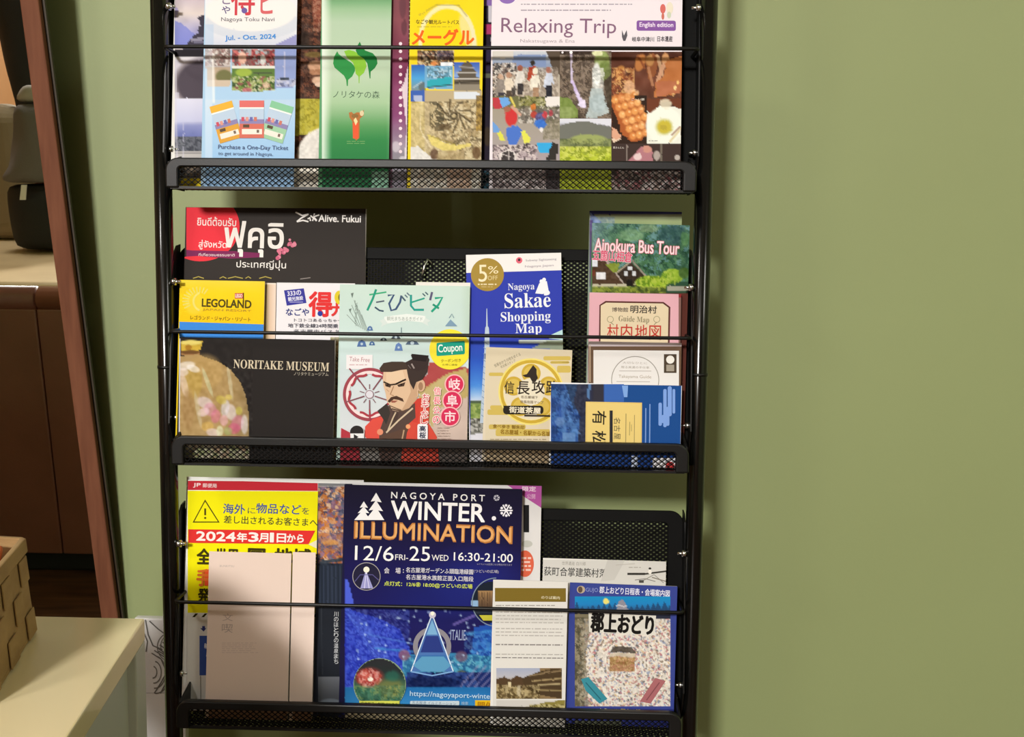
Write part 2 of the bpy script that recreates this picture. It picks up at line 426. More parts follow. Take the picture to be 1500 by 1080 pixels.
for ti, zb in enumerate(ZB):
    # lip frame: a rounded bar across the front, coming down at both ends
    fr = Front(zb-.003); mb = MB(); h = LH+.003
    band(mb, roundrect_path(-.2885, .2945, h, .014, fr), roundrect_path(-.2885+.0145, .2945-.0145, h-.0098, .004, fr), (0, -1, 0), .009)
    tray = mb.build('tray', M['black'], bevel=.0018); rk(tray)
    def tk(o): o.parent = tray; return o
    mb = MB(); mb.bar((-.284, YF+.003, zb-.0015), (.290, YF+.003, zb-.0015), .0028, .0035)
    for s in (-1, 1):                                      # side plates from the lip to the back frame
        P = [(s*.2895+.003, YF+.005, zb-.002), (s*.2895+.003, .002, zb-.002), (s*.2895+.003, .006, zb+.04), (s*.2895+.003, YF+.005, zb+LH-.003)]
        mb.quad_box([(x-.001, y, z) for x, y, z in P]+[(x+.001, y, z) for x, y, z in P])
    tk(mb.build('side_plate', M['black']))
    mb = MB(); lattice(mb, -.279, .285, LH-.006, .0072, .0057, .0010, Front(zb)); o = tk(mb.build('lip_mesh', M['blackm'])); o['kind'] = 'stuff'
    mb = MB(); lattice(mb, -.283, .289, .046, .0072, .0057, .0014, Floor(zb)); o = tk(mb.build('floor_mesh', M['blackm'])); o['kind'] = 'stuff'
    bk = Back(zb); mb = MB(); lattice(mb, -.292, .292, BH-.008, .0072, .0052, .0025, bk); o = tk(mb.build('back_mesh', M['blackm'])); o['kind'] = 'stuff'
    mb = MB(); band(mb, roundrect_path(-.3035, .3015, BH, .016, bk), roundrect_path(-.3035+.0175, .3015-.0185, BH-.014, .006, bk), bk.n, .005)
    tk(mb.build('back_frame', M['blackm'], bevel=.001))
    for s in (-1, 1):                                      # side flange with a rounded top
        prof_ = [(0, 0), (-.024, .04), (-.024, BH-.022), (-.020, BH-.010), (-.012, BH-.002), (0, BH)]; mb = MB(); n_ = len(prof_)
        for xo in (-.0008, .0008): mb.v += [(s*.3015+xo-.001, v*LEAN+yo+.002, zb+v) for yo, v in prof_]
        mb.f = [tuple(range(n_)), tuple(range(2*n_-1, n_-1, -1))]+[(i, (i+1) % n_, n_+(i+1) % n_, n_+i) for i in range(n_)]
        tk(mb.build('side_flange', M['black']))
    # retaining wire: a thin rod bent back to the frame at both ends
    zw = ZW[ti]; yy = -.030; yb = (zw-zb)*LEAN
    mb = MB(); mb.tube([(-.2955, yb, zw+.001), (-.2955, yy+.006, zw), (-.2935, yy+.001, zw), (-.289, yy, zw), (.289, yy, zw), (.2935, yy+.001, zw), (.2955, yy+.006, zw), (.2955, yb, zw+.001)], .0021, 10)
    tk(mb.build('retaining_wire', M['black'], smooth=True))
    for s in (-1, 1):
        for zo in (.204, .045):
            z = zb+zo; y = -.004
            mb = MB(); mb.tube([(s*.3000, y, z), (s*.2905, y, z)], .0019, 10)
            mb.tube([(s*.3005, y, z), (s*.2985, y, z), (s*.2955, y, z)], .0042, 14)
            b_ = mb.build('bolt', M['steel'], smooth=True); tk(b_)
    # small hook clip on top of the back frame
    if ti == 1:
        pc = at(628, 392, .034); mb = MB()
        mb.tube([(pc[0]-.006, .016, pc[2]-.012), (pc[0]-.003, .018, pc[2]+.002), (pc[0], .022, pc[2]+.009), (pc[0]+.004, .026, pc[2]+.006), (pc[0]+.006, .030, pc[2]-.004)], .0016, 8)
        tk(mb.build('hook_clip', M['steel'], smooth=True))
# ------------------------------------------------------------------ printed sheets: real rectangles leaning in the trays; the print is flat coloured geometry
_gl = {}
def glyphs(s, off=0.0):
    k = (s, off)
    if k not in _gl:
        c = bpy.data.curves.new('t', 'FONT'); c.body = s; c.size = 1; c.offset = off; c.resolution_u = 3
        o = bpy.data.objects.new('t', c); m = o.to_mesh()
        v = np.empty(len(m.vertices)*3); m.vertices.foreach_get('co', v)
        f = [tuple(p.vertices) for p in m.polygons]
        o.to_mesh_clear(); bpy.data.objects.remove(o); bpy.data.curves.remove(c)
        _gl[k] = (v.reshape(-1, 3)[:, :2].copy(), f)
    return _gl[k]
def serif(s):
    out = ''
    for ch in s:
        if 'A' <= ch <= 'Z': out += chr(0x1D400+ord(ch)-65)
        elif 'a' <= ch <= 'z': out += chr(0x1D41A+ord(ch)-97)
        elif '0' <= ch <= '9': out += chr(0x1D7CE+ord(ch)-48)
        else: out += ch
    return out
def smooth_noise(h, w, cell, rnd, ch=1):
    gh, gw = int(h/cell)+3, int(w/cell)+3
    g = rnd.rand(gh, gw, ch); yy = np.arange(h)/cell; xx = np.arange(w)/cell
    y0 = yy.astype(int); x0 = xx.astype(int); fy = (yy-y0)[:, None, None]; fx = (xx-x0)[None, :, None]
    a = g[y0][:, x0]; b = g[y0][:, x0+1]; c = g[y0+1][:, x0]; d = g[y0+1][:, x0+1]
    return (a*(1-fx)+b*fx)*(1-fy)+(c*(1-fx)+d*fx)*fy
class Pic:
    """a printed picture painted on a fine grid of vertices"""
    def __init__(s, x0, y0, x1, y1, step=1.7, col=(128, 128, 128), seed=0):
        s.x0, s.y0, s.x1, s.y1 = x0, y0, x1, y1
        s.nx = max(2, int(round((x1-x0)/step))+1); s.ny = max(2, int(round((y1-y0)/step))+1)
        s.X, s.Y = np.meshgrid(np.linspace(x0, x1, s.nx), np.linspace(y0, y1, s.ny))
        s.A = np.tile(rgb(col), (s.ny, s.nx, 1)).astype(float); s.r = np.random.RandomState(seed); s.step = step
        s.keep = np.ones((s.ny, s.nx), bool); s.specked = False; s.gm = np.zeros((s.ny, s.nx))
    def mix(s, m, col, a=1):
        m = (m*a)[..., None]; c = rgb(col) if not isinstance(col, np.ndarray) or col.ndim == 1 else col
        s.A = s.A*(1-m)+c*m; return s
    def grad(s, stops, rect=None, ax='y'):
        v = s.Y if ax == 'y' else s.X; ps = [p for p, _ in stops]; cs = np.array([rgb(c) for _, c in stops])
        g = np.stack([np.interp(v, ps, cs[:, i]) for i in range(3)], -1)
        return s.mix(s.rm(rect), g)
    def rm(s, rect):
        if rect is None: return np.ones(s.X.shape)
        x0, y0, x1, y1 = rect; return ((s.X >= x0) & (s.X <= x1) & (s.Y >= y0) & (s.Y <= y1)).astype(float)
    def ell(s, cx, cy, rx, ry, col, a=1, soft=.25, ang=0, rect=None):
        t = math.radians(ang); dx = s.X-cx; dy = s.Y-cy
        u = (dx*math.cos(t)+dy*math.sin(t))/rx; v = (-dx*math.sin(t)+dy*math.cos(t))/ry
        d = np.sqrt(u*u+v*v); return s.mix(np.clip((1+soft/2-d)/max(soft, 1e-3), 0, 1)*s.rm(rect), col, a)
    def poly(s, pts, col, a=1):
        ins = np.zeros(s.X.shape, bool); n = len(pts)
        for i in range(n):
            x1, y1 = pts[i]; x2, y2 = pts[(i+1) % n]
            if y1 == y2: continue
            c = ((s.Y >= min(y1, y2)) & (s.Y < max(y1, y2)) & (s.X < (s.Y-y1)*(x2-x1)/(y2-y1)+x1)); ins ^= c
        return s.mix(ins.astype(float), col, a)
    def rect(s, x0, y0, x1, y1, col, a=1): return s.mix(s.rm((x0, y0, x1, y1)), col, a)
    def line(s, x1, y1, x2, y2, w, col, a=1):
        dx, dy = x2-x1, y2-y1; L = dx*dx+dy*dy+1e-9; t = np.clip(((s.X-x1)*dx+(s.Y-y1)*dy)/L, 0, 1)
        d = np.hypot(s.X-x1-t*dx, s.Y-y1-t*dy); return s.mix(np.clip(w/2+.5-d, 0, 1), col, a)
    def noise(s, amp, cell, rect=None):
        n = smooth_noise(s.ny, s.nx, max(1, cell/s.step), s.r)-.5; s.A += n*2*amp*s.rm(rect)[..., None]; return s
    def speck(s, pal, cell, a=.8, rect=None, th=0.0, mask=None):
        s.specked = True
        P = np.array([rgb(c) for c in pal]); cl = max(1.0, cell/s.step)
        gh, gw = int(s.ny/cl)+2, int(s.nx/cl)+2; idx = s.r.randint(0, len(P), (gh, gw)); g = P[idx]
        jy = (s.r.rand(s.ny, s.nx)-.5)*.9; jx = (s.r.rand(s.ny, s.nx)-.5)*.9
        yy = np.clip((np.arange(s.ny)[:, None]/cl+jy).astype(int), 0, gh-1); xx = np.clip((np.arange(s.nx)[None, :]/cl+jx).astype(int), 0, gw-1)
        m = s.rm(rect)*(s.r.rand(gh, gw)[yy, xx] >= th)
        if mask is not None: m = m*mask
        s.gm = np.maximum(s.gm, s.rm(rect) if mask is None else s.rm(rect)*mask)
        return s.mix(m, g[yy, xx], a)
    def emask(s, cx, cy, rx, ry): return (((s.X-cx)/rx)**2+((s.Y-cy)/ry)**2 <= 1).astype(float)
    def crop_ell(s, cx, cy, rx, ry): s.keep &= (((s.X-cx)/rx)**2+((s.Y-cy)/ry)**2 <= 1.0); return s

def clip_poly(pts, cols, W, H):
    for ax, lim, sg in ((0, 0, 1), (0, W, -1), (1, 0, 1), (1, H, -1)):
        out = []; n = len(pts)
        if n == 0: return pts
        for i in range(n):
            p, q = pts[i], pts[(i+1) % n]; a = sg*(p[ax]-lim); b = sg*(q[ax]-lim)
            if a >= 0: out.append(p)
            if (a >= 0) != (b >= 0): t = a/(a-b); out.append((p[0]+(q[0]-p[0])*t, p[1]+(q[1]-p[1])*t))
        pts = out
    return pts
SHEETS = []
DZ = .000012
class Sheet:
    def __init__(s, name, label, group, tray, layer, x0, x1, yt, tilt=0.0, base='e8e6e0', thick=.0016, matte=False, cat='brochure', bottom=None, stack=()):
        zb = ZB[tray]; s.name, s.label, s.group, s.cat, s.thick, s.matte, s.stack = name, label, group, cat, thick, matte, stack
        y0 = -.0045-.0062*layer
        s.p0 = np.array([0, y0, zb]); s.n = np.array([0, -math.cos(LA), math.sin(LA)])
        t = math.radians(tilt); U = np.array([1.0, 0, 0]); V = np.array([0, math.sin(LA), math.cos(LA)])
        s.U = U*math.cos(t)+V*math.sin(t); s.V = -U*math.sin(t)+V*math.cos(t)
        TL = hitp(np.array(x0), np.array(yt), s.p0, s.n); TR = hitp(np.array(x1), np.array(yt), s.p0, s.n)
        s.W = float((TR-TL) @ s.U); z = min(TL[2], TL[2]+s.U[2]*s.W)
        s.H = float((z-zb-.0008-abs(s.U[2]*s.W)*0)/s.V[2])
        s.O = TL-s.V*s.H; s.k = s.W/(x1-x0)
        s.v, s.c, s.f, s.nv, s.lay = [], [], [], 0, 0
        s.slab(base); SHEETS.append(s)
    def uv(s, x, y):
        d = hitp(np.asarray(x, float), np.asarray(y, float), s.p0, s.n)-s.O
        return np.stack([d @ s.U, d @ s.V], -1)
    def slab(s, col):
        W, H, c = s.W, s.H, lin(col); q = np.array([(0, 0, -.0003), (W, 0, -.0003), (W, H, -.0003), (0, H, -.0003), (0, 0, 0), (W, 0, 0), (W, H, 0), (0, H, 0)])
        s.v.append(q); s.c.append(np.tile(c, (8, 1))); s.f += [(3, 2, 1, 0), (4, 5, 6, 7), (0, 1, 5, 4), (1, 2, 6, 5), (2, 3, 7, 6), (3, 0, 4, 7)]; s.nv = 8
    def _add(s, P, faces, C):
        """P (n,2) local metres"""
        s.lay += 1; z = s.lay*DZ; W, H = s.W, s.H
        inside = (P[:, 0] >= -1e-7) & (P[:, 0] <= W+1e-7) & (P[:, 1] >= -1e-7) & (P[:, 1] <= H+1e-7)
        if inside.all():
            s.v.append(np.column_stack([P, np.full(len(P), z)])); s.c.append(C); s.f += [tuple(i+s.nv for i in f) for f in faces]; s.nv += len(P); return
        vv, cc, ff = [], [], []
        for f in faces:
            pts = [tuple(P[i]) for i in f]
            if not all(inside[i] for i in f): pts = clip_poly(pts, None, W, H)
            if len(pts) < 3: continue
            b = s.nv+len(vv); vv += [(p[0], p[1], z) for p in pts]; cc += [C[f[0]]]*len(pts); ff.append(tuple(range(b, b+len(pts))))
        if vv: s.v.append(np.array(vv)); s.c.append(np.array(cc)); s.f += ff; s.nv += len(vv)
    def poly(s, pts, col):
        p = np.array(pts, float); P = s.uv(p[:, 0], p[:, 1])
        s._add(P, [tuple(range(len(P)))[::-1]], np.tile(lin(col), (len(P), 1))); return s
    def rect(s, x0, y0, x1, y1, col, dy=0): return s.poly([(x0, y0), (x1, y0+dy), (x1, y1+dy), (x0, y1)], col)
    def vgrad(s, stops, x0=None, x1=None, xstops=None):
        pass
    def disc(s, cx, cy, rx, ry=None, col='ffffff', n=40, a0=0, a1=360):
        ry = ry or rx; full = a1-a0 >= 360
        a = np.radians(np.linspace(a0, a1, n, endpoint=not full)); pts = [(cx+rx*math.cos(t), cy+ry*math.sin(t)) for t in a]
        if not full: pts.append((cx, cy))
        return s.poly(pts, col)
    def ring(s, cx, cy, r0, r1, col, n=48, a0=0, a1=360, ky=1.0):
        a = np.radians(np.linspace(a0, a1, n)); x = np.concatenate([cx+r0*np.cos(a), cx+r1*np.cos(a)]); y = np.concatenate([cy+r0*ky*np.sin(a), cy+r1*ky*np.sin(a)])
        s._add(s.uv(x, y), [(i, i+1, n+i+1, n+i) for i in range(n-1)], np.tile(lin(col), (2*n, 1))); return s
    def line(s, pts, w, col, closed=False):
        pts = [np.array(p, float) for p in pts]; n = len(pts); L, R = [], []
        for i, p in enumerate(pts):
            a = pts[i-1] if (i > 0 or closed) else p; b = pts[(i+1) % n] if (i < n-1 or closed) else p
            d = b-a; d = d/(np.hypot(*d)+1e-9); nn = np.array([-d[1], d[0]])*w/2; L.append(p+nn); R.append(p-nn)
        q = np.array(L+R); m = n if closed else n-1
        s._add(s.uv(q[:, 0], q[:, 1]), [(i, (i+1) % n, n+(i+1) % n, n+i) for i in range(m)], np.tile(lin(col), (2*n, 1))); return s
    def rrect(s, x0, y0, x1, y1, r, col, dy=0):
        P = []
        for cx, cy, a in ((x1-r, y0+r, -90), (x1-r, y1-r, 0), (x0+r, y1-r, 90), (x0+r, y0+r, 180)):
            for i in range(5): t = math.radians(a+22.5*i); x = cx+r*math.cos(t); P.append((x, cy+r*math.sin(t)+dy*(x-x0)/(x1-x0)))
        return s.poly(P, col)
    def T(s, txt, x0, y0, x1, y1, col, bold=0.0, ang=0, halo=None):
        """text fitted to the box; ang degrees clockwise about its centre (box sizes are those of the unturned text)"""
        cjk = any(ord(ch) > 0x2000 and not 0x1D400 <= ord(ch) < 0x1D800 for ch in txt) or any(0xE00 <= ord(ch) < 0xE80 for ch in txt)
        g, f = glyphs(txt, 0.0)
        if len(g) == 0: return s
        mn, mx = g.min(0), g.max(0); cxy = (mn+mx)/2
        c = s.uv((x0+x1)/2, (y0+y1)/2); kv = abs(float(s.uv((x0+x1)/2, y1)[1]-s.uv((x0+x1)/2, y0)[1]))/(abs(y1-y0)+1e-9)
        sx = (x1-x0)*s.k/(mx[0]-mn[0]); sy = (y1-y0)*kv/(mx[1]-mn[1]); t = -math.radians(ang)
        def tr(v):
            q = (v-cxy)*(sx, sy); return np.stack([q[:, 0]*math.cos(t)-q[:, 1]*math.sin(t), q[:, 0]*math.sin(t)+q[:, 1]*math.cos(t)], -1)+c
        def ringed(c_, rad, n):
            for i in range(n):
                a = 2*math.pi*(i+.5)/n; s._add(tr(g)+np.array([math.cos(a), math.sin(a)])*rad*min(sx, sy), f, np.tile(lin(c_), (len(g), 1)))
        if halo: ringed(halo[0], halo[1], 8)
        if bold > .004: ringed(col, bold*.75, 4 if bold < .04 else 6)
        s._add(tr(g), f, np.tile(lin(col), (len(g), 1))); return s
    def VT(s, txt, x, y0, y1, w, col, bold=0.0, halo=None):
        """vertical text: characters stacked from y0 to y1, each w wide, centred on x"""
        n = len(txt); h = (y1-y0)/n
        for i, ch in enumerate(txt):
            if ch != ' ': s.T(ch, x-w/2, y0+i*h+h*.06, x+w/2, y0+(i+1)*h-h*.06, col, bold, halo=halo)
        return s
    def dash(s, x0, y0, x1, y1, rows, col, seed=0, h=.45, fill=.9, dy=0):
        r = random.Random(seed); rh = (y1-y0)/rows; q = []; F = []
        for i in range(rows):
            y = y0+i*rh+rh*.25; x = x0; xe = x1-(x1-x0)*r.random()*(1-fill)
            while x < xe-1:
                w = min(2+r.random()*7, xe-x); k = dy*(x-x0)/(x1-x0); b = len(q); q += [(x, y+k), (x+w, y+k), (x+w, y+rh*h+k), (x, y+rh*h+k)]; F.append((b, b+1, b+2, b+3)); x += w+1+r.random()*1.2
        q = np.array(q); s._add(s.uv(q[:, 0], q[:, 1]), F, np.tile(lin(col), (len(q), 1))); return s
    def put(s, P, warp=1.1, cell=6.0):
        if P.specked: P.A += (smooth_noise(P.ny, P.nx, max(1.0, 2.6/P.step), P.r)-.5)*30*P.gm[..., None]
        if warp:                                           # loosen the painted shapes as in a printed photograph
            c = max(1.5, cell/P.step); a = warp/P.step
            wx = (smooth_noise(P.ny, P.nx, c, P.r)[..., 0]-.5)*2*a; wy = (smooth_noise(P.ny, P.nx, c, P.r)[..., 0]-.5)*2*a
            iy = np.clip(np.arange(P.ny)[:, None]+wy, 0, P.ny-1).round().astype(int); ix = np.clip(np.arange(P.nx)[None, :]+wx, 0, P.nx-1).round().astype(int)
            P.A = P.A[iy, ix]
        u = s.uv(P.X.ravel(), P.Y.ravel()); u[:, 0] = np.clip(u[:, 0], 0, s.W); u[:, 1] = np.clip(u[:, 1], 0, s.H)
        i = np.arange(P.ny*P.nx).reshape(P.ny, P.nx); k = P.keep
        m = (k[:-1, :-1] | k[1:, 1:]); q = np.stack([i[:-1, :-1][m], i[1:, :-1][m], i[1:, 1:][m], i[:-1, 1:][m]], -1)
        s.lay += 1; s.v.append(np.column_stack([u, np.full(len(u), s.lay*DZ)])); s.c.append(lin(np.clip(P.A, 0, 255).reshape(-1, 3)))
        s.f += [tuple(r) for r in (q+s.nv).tolist()]; s.nv += len(u); return s
    def finish(s):
        me = bpy.data.meshes.new(s.name+'_cover'); v = np.concatenate(s.v); c = np.concatenate(s.c)
        me.from_pydata(v.tolist(), [], s.f); me.update()
        at_ = me.color_attributes.new('ink', 'FLOAT_COLOR', 'POINT')
        at_.data.foreach_set('color', np.column_stack([c, np.ones(len(c))]).astype(np.float32).ravel())
        me.materials.append(M['inkmatte' if s.matte else 'ink'])
        N = s.n
        mw = Matrix([[s.U[i], s.V[i], N[i], s.O[i]] for i in range(3)]+[[0, 0, 0, 1]])
        root = bpy.data.objects.new(s.name, None); COL.objects.link(root); root.matrix_world = mw; root.empty_display_size = .03
        root['label'] = s.label; root['category'] = s.cat
        if s.group: root['group'] = s.group
        o = bpy.data.objects.new('cover', me); COL.objects.link(o); o.parent = root
        mb = MB(); mb.box(.0002, .0002, -s.thick, s.W-.0002, s.H-.0002, -.0003); mb.build('pages', M['paper'], root)
        for (x0, x1, dy, dz) in s.stack:                   # spare copies standing a little prouder behind
            mb = MB(); mb.box(x0*s.W, .0004, -s.thick-.0006-dz, x1*s.W, s.H+dy, -s.thick-dz); mb.build('rear_leaf', M['paper'], root)
        return root
G1, G2, G3 = 'brochures on the top visible shelf', 'brochures on the middle shelf', 'brochures on the bottom visible shelf'
# ================================================================== top shelf
b = Sheet('brochure', 'lilac brochure with a castle roof and sky, at the left end of the top shelf', G1, 0, 1, 256, 322, -24)
p = Pic(256, -20, 322, 280, 1.8, 'cfc6c8', 1).grad([(-20, 'b8a8c0'), (20, 'd8ccc6'), (45, 'a8a6cc'), (68, '8088d0')], (250, -30, 330, 70)).noise(16, 16, (250, -30, 330, 70))
p.poly([(256, 30), (266, 34), (285, 50), (276, 70), (256, 70)], '7c84cc', .8).poly([(254, 3), (262, 16), (258, 26), (254, 30)], '8e86c2', .7)
p.poly([(288, 26), (300, 21), (306, 15), (330, 20), (330, 72), (268, 72), (276, 62), (284, 52), (292, 48), (289, 44), (294, 38), (292, 30)], '3c3846').poly([(279, 57), (304, 53), (304, 58), (280, 61)], '8c8a9c').rect(284, 60, 320, 63, '6c6a80')
p.rect(250, 72, 330, 84, '242026').rect(250, 84, 330, 88, 'd6d2d8').poly([(256, 88), (275, 88), (266, 96), (260, 106), (256, 112)], 'c6c2cc').ell(300, 122, 44, 36, '4e4650').rect(250, 136, 262, 146, 'c8c6d6', .7)
p.grad([(145, 'd6d8ea'), (178, 'c2c6e2'), (184, '8c94c4'), (200, '6c76b0')], (250, 145, 330, 201)).noise(8, 9, (250, 178, 330, 201)).rect(250, 200, 330, 221, '545864').speck(['3c4048', '6c7078', '80848a'], 3, .5, (250, 200, 330, 221)).rect(250, 221, 330, 233, 'b8b6b4').rect(250, 224, 330, 226, '8a888a')
p.rect(250, 233, 330, 262, '38302a').speck(['5c4a38', '2a2420', '8a7a62'], 4, .5, (250, 240, 330, 262)).rect(250, 262, 330, 282, 'e0c820')
p.line(257, 88, 259, 232, 2, 'd2cedc', .7).line(268, 180, 269, 232, 1.5, 'c8c8dc', .6)
b.put(p)

b = Sheet('brochure', 'brown food brochure with a white plate below, tucked between light blue and green ones', G1, 0, 1, 430, 480, -24)
p = Pic(430, -24, 480, 280, 1.6, '4a3024', 2).speck(['5c3c2c', '3a241c', '7c4a34', '2c1c18'], 5, .7).noise(14, 8)
p.ell(466, 10, 9, 26, '8a4a38', .8).speck(['a86a50', '7a4032', 'c49a80'], 3, .5, (458, 0, 478, 45)).ell(446, 60, 10, 14, '2c2018', .8)
p.ell(463, 97, 12, 8, 'c89c7c').ell(464, 106, 11, 5, 'a87858').ell(466, 118, 9, 6, 'd8b498').ell(460, 80, 14, 4, '6e5a30').line(452, 112, 474, 110, 2, '5a3c2c').ell(467, 124, 6, 3, 'e4c8b0')
p.rect(425, 145, 485, 197, 'a8a034').speck(['c0b440', '8c8628', 'b8b04c'], 4, .6, (425, 145, 485, 197)).ell(482, 226, 46, 40, 'e2ded6', soft=.06).ell(486, 232, 24, 30, 'c0bcb4', .5, soft=.1).ell(488, 232, 21, 28, 'dedad2', soft=.1).rect(425, 240, 485, 282, 'd8d2c4')
b.put(p)

b = Sheet('brochure', 'light blue ticket brochure with red characters, second from the left on the top shelf', G1, 0, 3, 300.5, 436, -30, base='a9cbe6')
p = Pic(300.5, -30, 436, 282, 1.9, 'a9cbe8', 3).grad([(-30, 'e6e6ea'), (40, 'e0e2e6'), (70, 'c8cede')], (300, -30, 437, 72)).ell(368, 18, 68, 27, 'e4e4e4', soft=.05).ell(370, 34, 70, 24, 'c4ccd8', .6, soft=.05)
p.ell(368, 16, 66, 30, 'e8e6e4', soft=.05).rect(300, 36, 312, 68, 'b0c6e0', .6).poly([(402, 66), (436, 50), (436, 70), (402, 70)], '9496c4')
p.rect(300, 70, 338, 100, 'b6aeac').speck(['6c5c58', 'd6cec8', 'a08c84', '88605c'], 3, .8, (300, 70, 338, 97)).rect(303, 99, 338, 124, 'b8a48c').ell(328, 112, 12, 10, '707048').rect(303, 118, 338, 126, 'c8b8a4')
p.speck(['8a2c2c', '7a4a44', 'c06058', '5c4844', 'a0a0a0'], 3.5, .9, (339, 72, 403, 97)).ell(355, 85, 6, 9, 'e0b4a0').ell(385, 88, 4, 8, 'd0d0cc').rect(339, 97, 403, 101, 'e6e8e0').rect(339, 101, 403, 134, '5c7a3c').ell(357, 106, 12, 6, '98b048').line(372, 107, 398, 107, 2, '48503c')
p.speck(['486030', '789048', 'c8c8a8', '98585c', 'a8b070', '384c2c'], 3.2, .8, (339, 111, 403, 134)).ell(362, 132, 7, 4, 'c46878', .7).ell(390, 125, 5, 5, 'd8b8a0', .8)
p.rect(403.5, 70, 436, 128, '8c9ccc').line(417, 76, 417, 114, 1.6, 'b8bcd8').speck(['a0a8c4', 'c8c8d0', '585c74'], 3, .7, (405, 115, 436, 126)).rect(410, 113, 423, 117, '38404c')
m = ((p.Y > 122+12*np.sqrt(np.clip(1-((p.X-368)/70)**2, 0, 1))) & (p.Y < 146)).astype(float); p.mix(m, 'a9cbe8')
p.grad([(136, 'bcd2e6'), (180, 'a8cbe8'), (232, '9cc4e8'), (282, '90b8e0')], (300, 146, 437, 283)).rect(300.5, 70, 311, 232, 'dfe9f2', .45).line(312.5, 78, 313, 150, 2.4, 'f4f4f0', .8)
b.put(p)
b.T('こ', 326, -6, 337, 6, '7a6a8c', .02).T('や', 325, 9, 337, 20, '5c5080', .02).T('得', 339, -26, 373, 22, 'c8424c', .03).T('ビ', 382, -16, 402, 20, 'd06468', .03).disc(358, 15.5, 4.2, col='6c5c9c').T('Nagoya Toku Navi', 324, 25.5, 402, 33, '6c6870', .0)
b.T('Jul. - Oct. 2024', 330, 51, 404, 60, '3c8cd8', .03, ang=-2)
def ticket(cx, cy, w, h, ang, top, low):
    t = math.radians(ang); f = lambda u, v: (cx+u*math.cos(t)-v*math.sin(t), cy+u*math.sin(t)+v*math.cos(t))
    q = lambda x0, y0, x1, y1, c: b.poly([f(x0, y0), f(x1, y0), f(x1, y1), f(x0, y1)], c)
    q(-w/2, -h/2, w/2, h/2, 'e8ece8'); q(-w/2, -h/2, w/2, -h*.32, top); q(-w/2, -h*.28, w/2, h*.02, 'b8cce0'); q(-w/2, h*.0, w/2, h*.12, '8c84b0')
    q(-w/2, h*.12, w/2, h/2, low); q(-w*.4, h*.26, w*.42, h*.4, 'e8e4d8')
    for i, c in enumerate(('c85464', 'd8988c', '6c6cac', 'c87868')): q(-w*.42+i*w*.17, -h*.06, -w*.30+i*w*.17, h*.05, c)
    q(-w*.35, h*.14, -w*.1, h*.22, '5c4c3c'); q(w*.2, h*.28, w*.3, h*.36, '78685c')
ticket(331, 179, 34, 56, -16, 'e4b040', 'd8a040'); ticket(406, 179, 34, 56, 17, '88c49c', '9cc8a4'); ticket(369, 175, 36, 55, 0, 'd8706c', 'd07060')
b.T('Purchase a One-Day Ticket', 320, 213, 422, 221, '58688c', .01, ang=.6).T('to get around in Nagoya.', 320, 223, 400, 229.5, '5c7090', .0, ang=.6)

b = Sheet('brochure', 'maroon brochure with a column of white dots between the green and yellow ones', G1, 0, 2, 566, 600, -26)
p = Pic(566, -26, 600, 281, 1.6, '7c3850', 5).grad([(-26, '6c3c44'), (30, '8a5058'), (60, '7c4050'), (110, '7a3458'), (170, '8c4c78'), (192, '8c6c88'), (215, '9c90a0'), (232, '8c8890'), (281, '8a8490')]).noise(10, 14)
p.poly([(597, 100), (600, 96), (601, 232), (592, 232), (596, 190), (591, 150), (588, 128), (592, 120)], 'ece4e8', .85).ell(590, 8, 5, 20, '5c3840', .6).ell(592, 40, 4, 12, '482830', .5).ell(580, 215, 6, 8, 'd8d0d8', .6).ell(590, 232, 5, 3, 'e0dce0', .7).poly([(566, 0), (575, 0), (575, 281), (566, 281)], '4c2034', .7)  # the near-white patch on the right is glare painted into the cover
b.put(p)
for i in range(15): b.disc(586.7, 64+i*11.3, 2.5, col='e8d4dc', n=14)

b = Sheet('brochure', 'green brochure with three leaf shapes, third from the left on the top shelf', G1, 0, 3, 471.5, 574, -28, base='5a9a6c')
p = Pic(471.5, -28, 574, 281, 2.2, 'b0c8a8', 4).grad([(-28, '609a68'), (-2, '6ca070'), (14, '98bc94'), (32, 'b0c8ac'), (110, 'b6ccb0'), (150, 'a4c49c'), (168, '84b080'), (185, '58985c'), (205, '348448'), (232, '2c7c44'), (281, '18603a')])
p.grad([(471, 'eef6ee'), (476, 'd8e6d8'), (485, 'b4ccb0')], (471, -28, 485, 232), 'x') if False else None
m = np.clip((486-p.X)/12, 0, 1)*(p.Y < 236); p.mix(m, 'e4eee2', .85); m = np.clip((p.X-566)/10, 0, 1)*(p.Y > 150)*(p.Y < 236); p.mix(m, 'c8dcc8', .4)  # pale left-edge strip: gloss glare painted into the green
p.rect(544, 252, 574, 281, 'a0ccb4', .8)
b.put(p)
b.poly([(494, 75), (489, 84), (488, 93), (490, 99), (497, 105), (504, 111), (507, 117), (508, 126), (509.5, 126), (510, 117), (516, 112), (520, 104), (520, 98), (515, 92), (502, 84), (496, 79)], '2f8f46')
b.poly([(504, 75), (511, 73), (519, 75), (529, 81), (535, 87), (537, 97), (533, 107), (527, 112), (526.5, 122), (525.5, 122), (525, 112), (521, 108), (520, 100), (517, 92), (508, 84)], '86c03a')
b.poly([(527, 61), (523, 68), (521, 74), (524, 80), (533, 86), (538, 93), (540, 104), (541.5, 115), (542.7, 115), (543, 105), (549, 100), (553, 93), (552, 85), (546, 78), (535, 74), (530, 68)], '1f7d3c')
b.T('ノリタケの森', 488, 133, 556, 144, '4c6450', -.012, ang=.5)
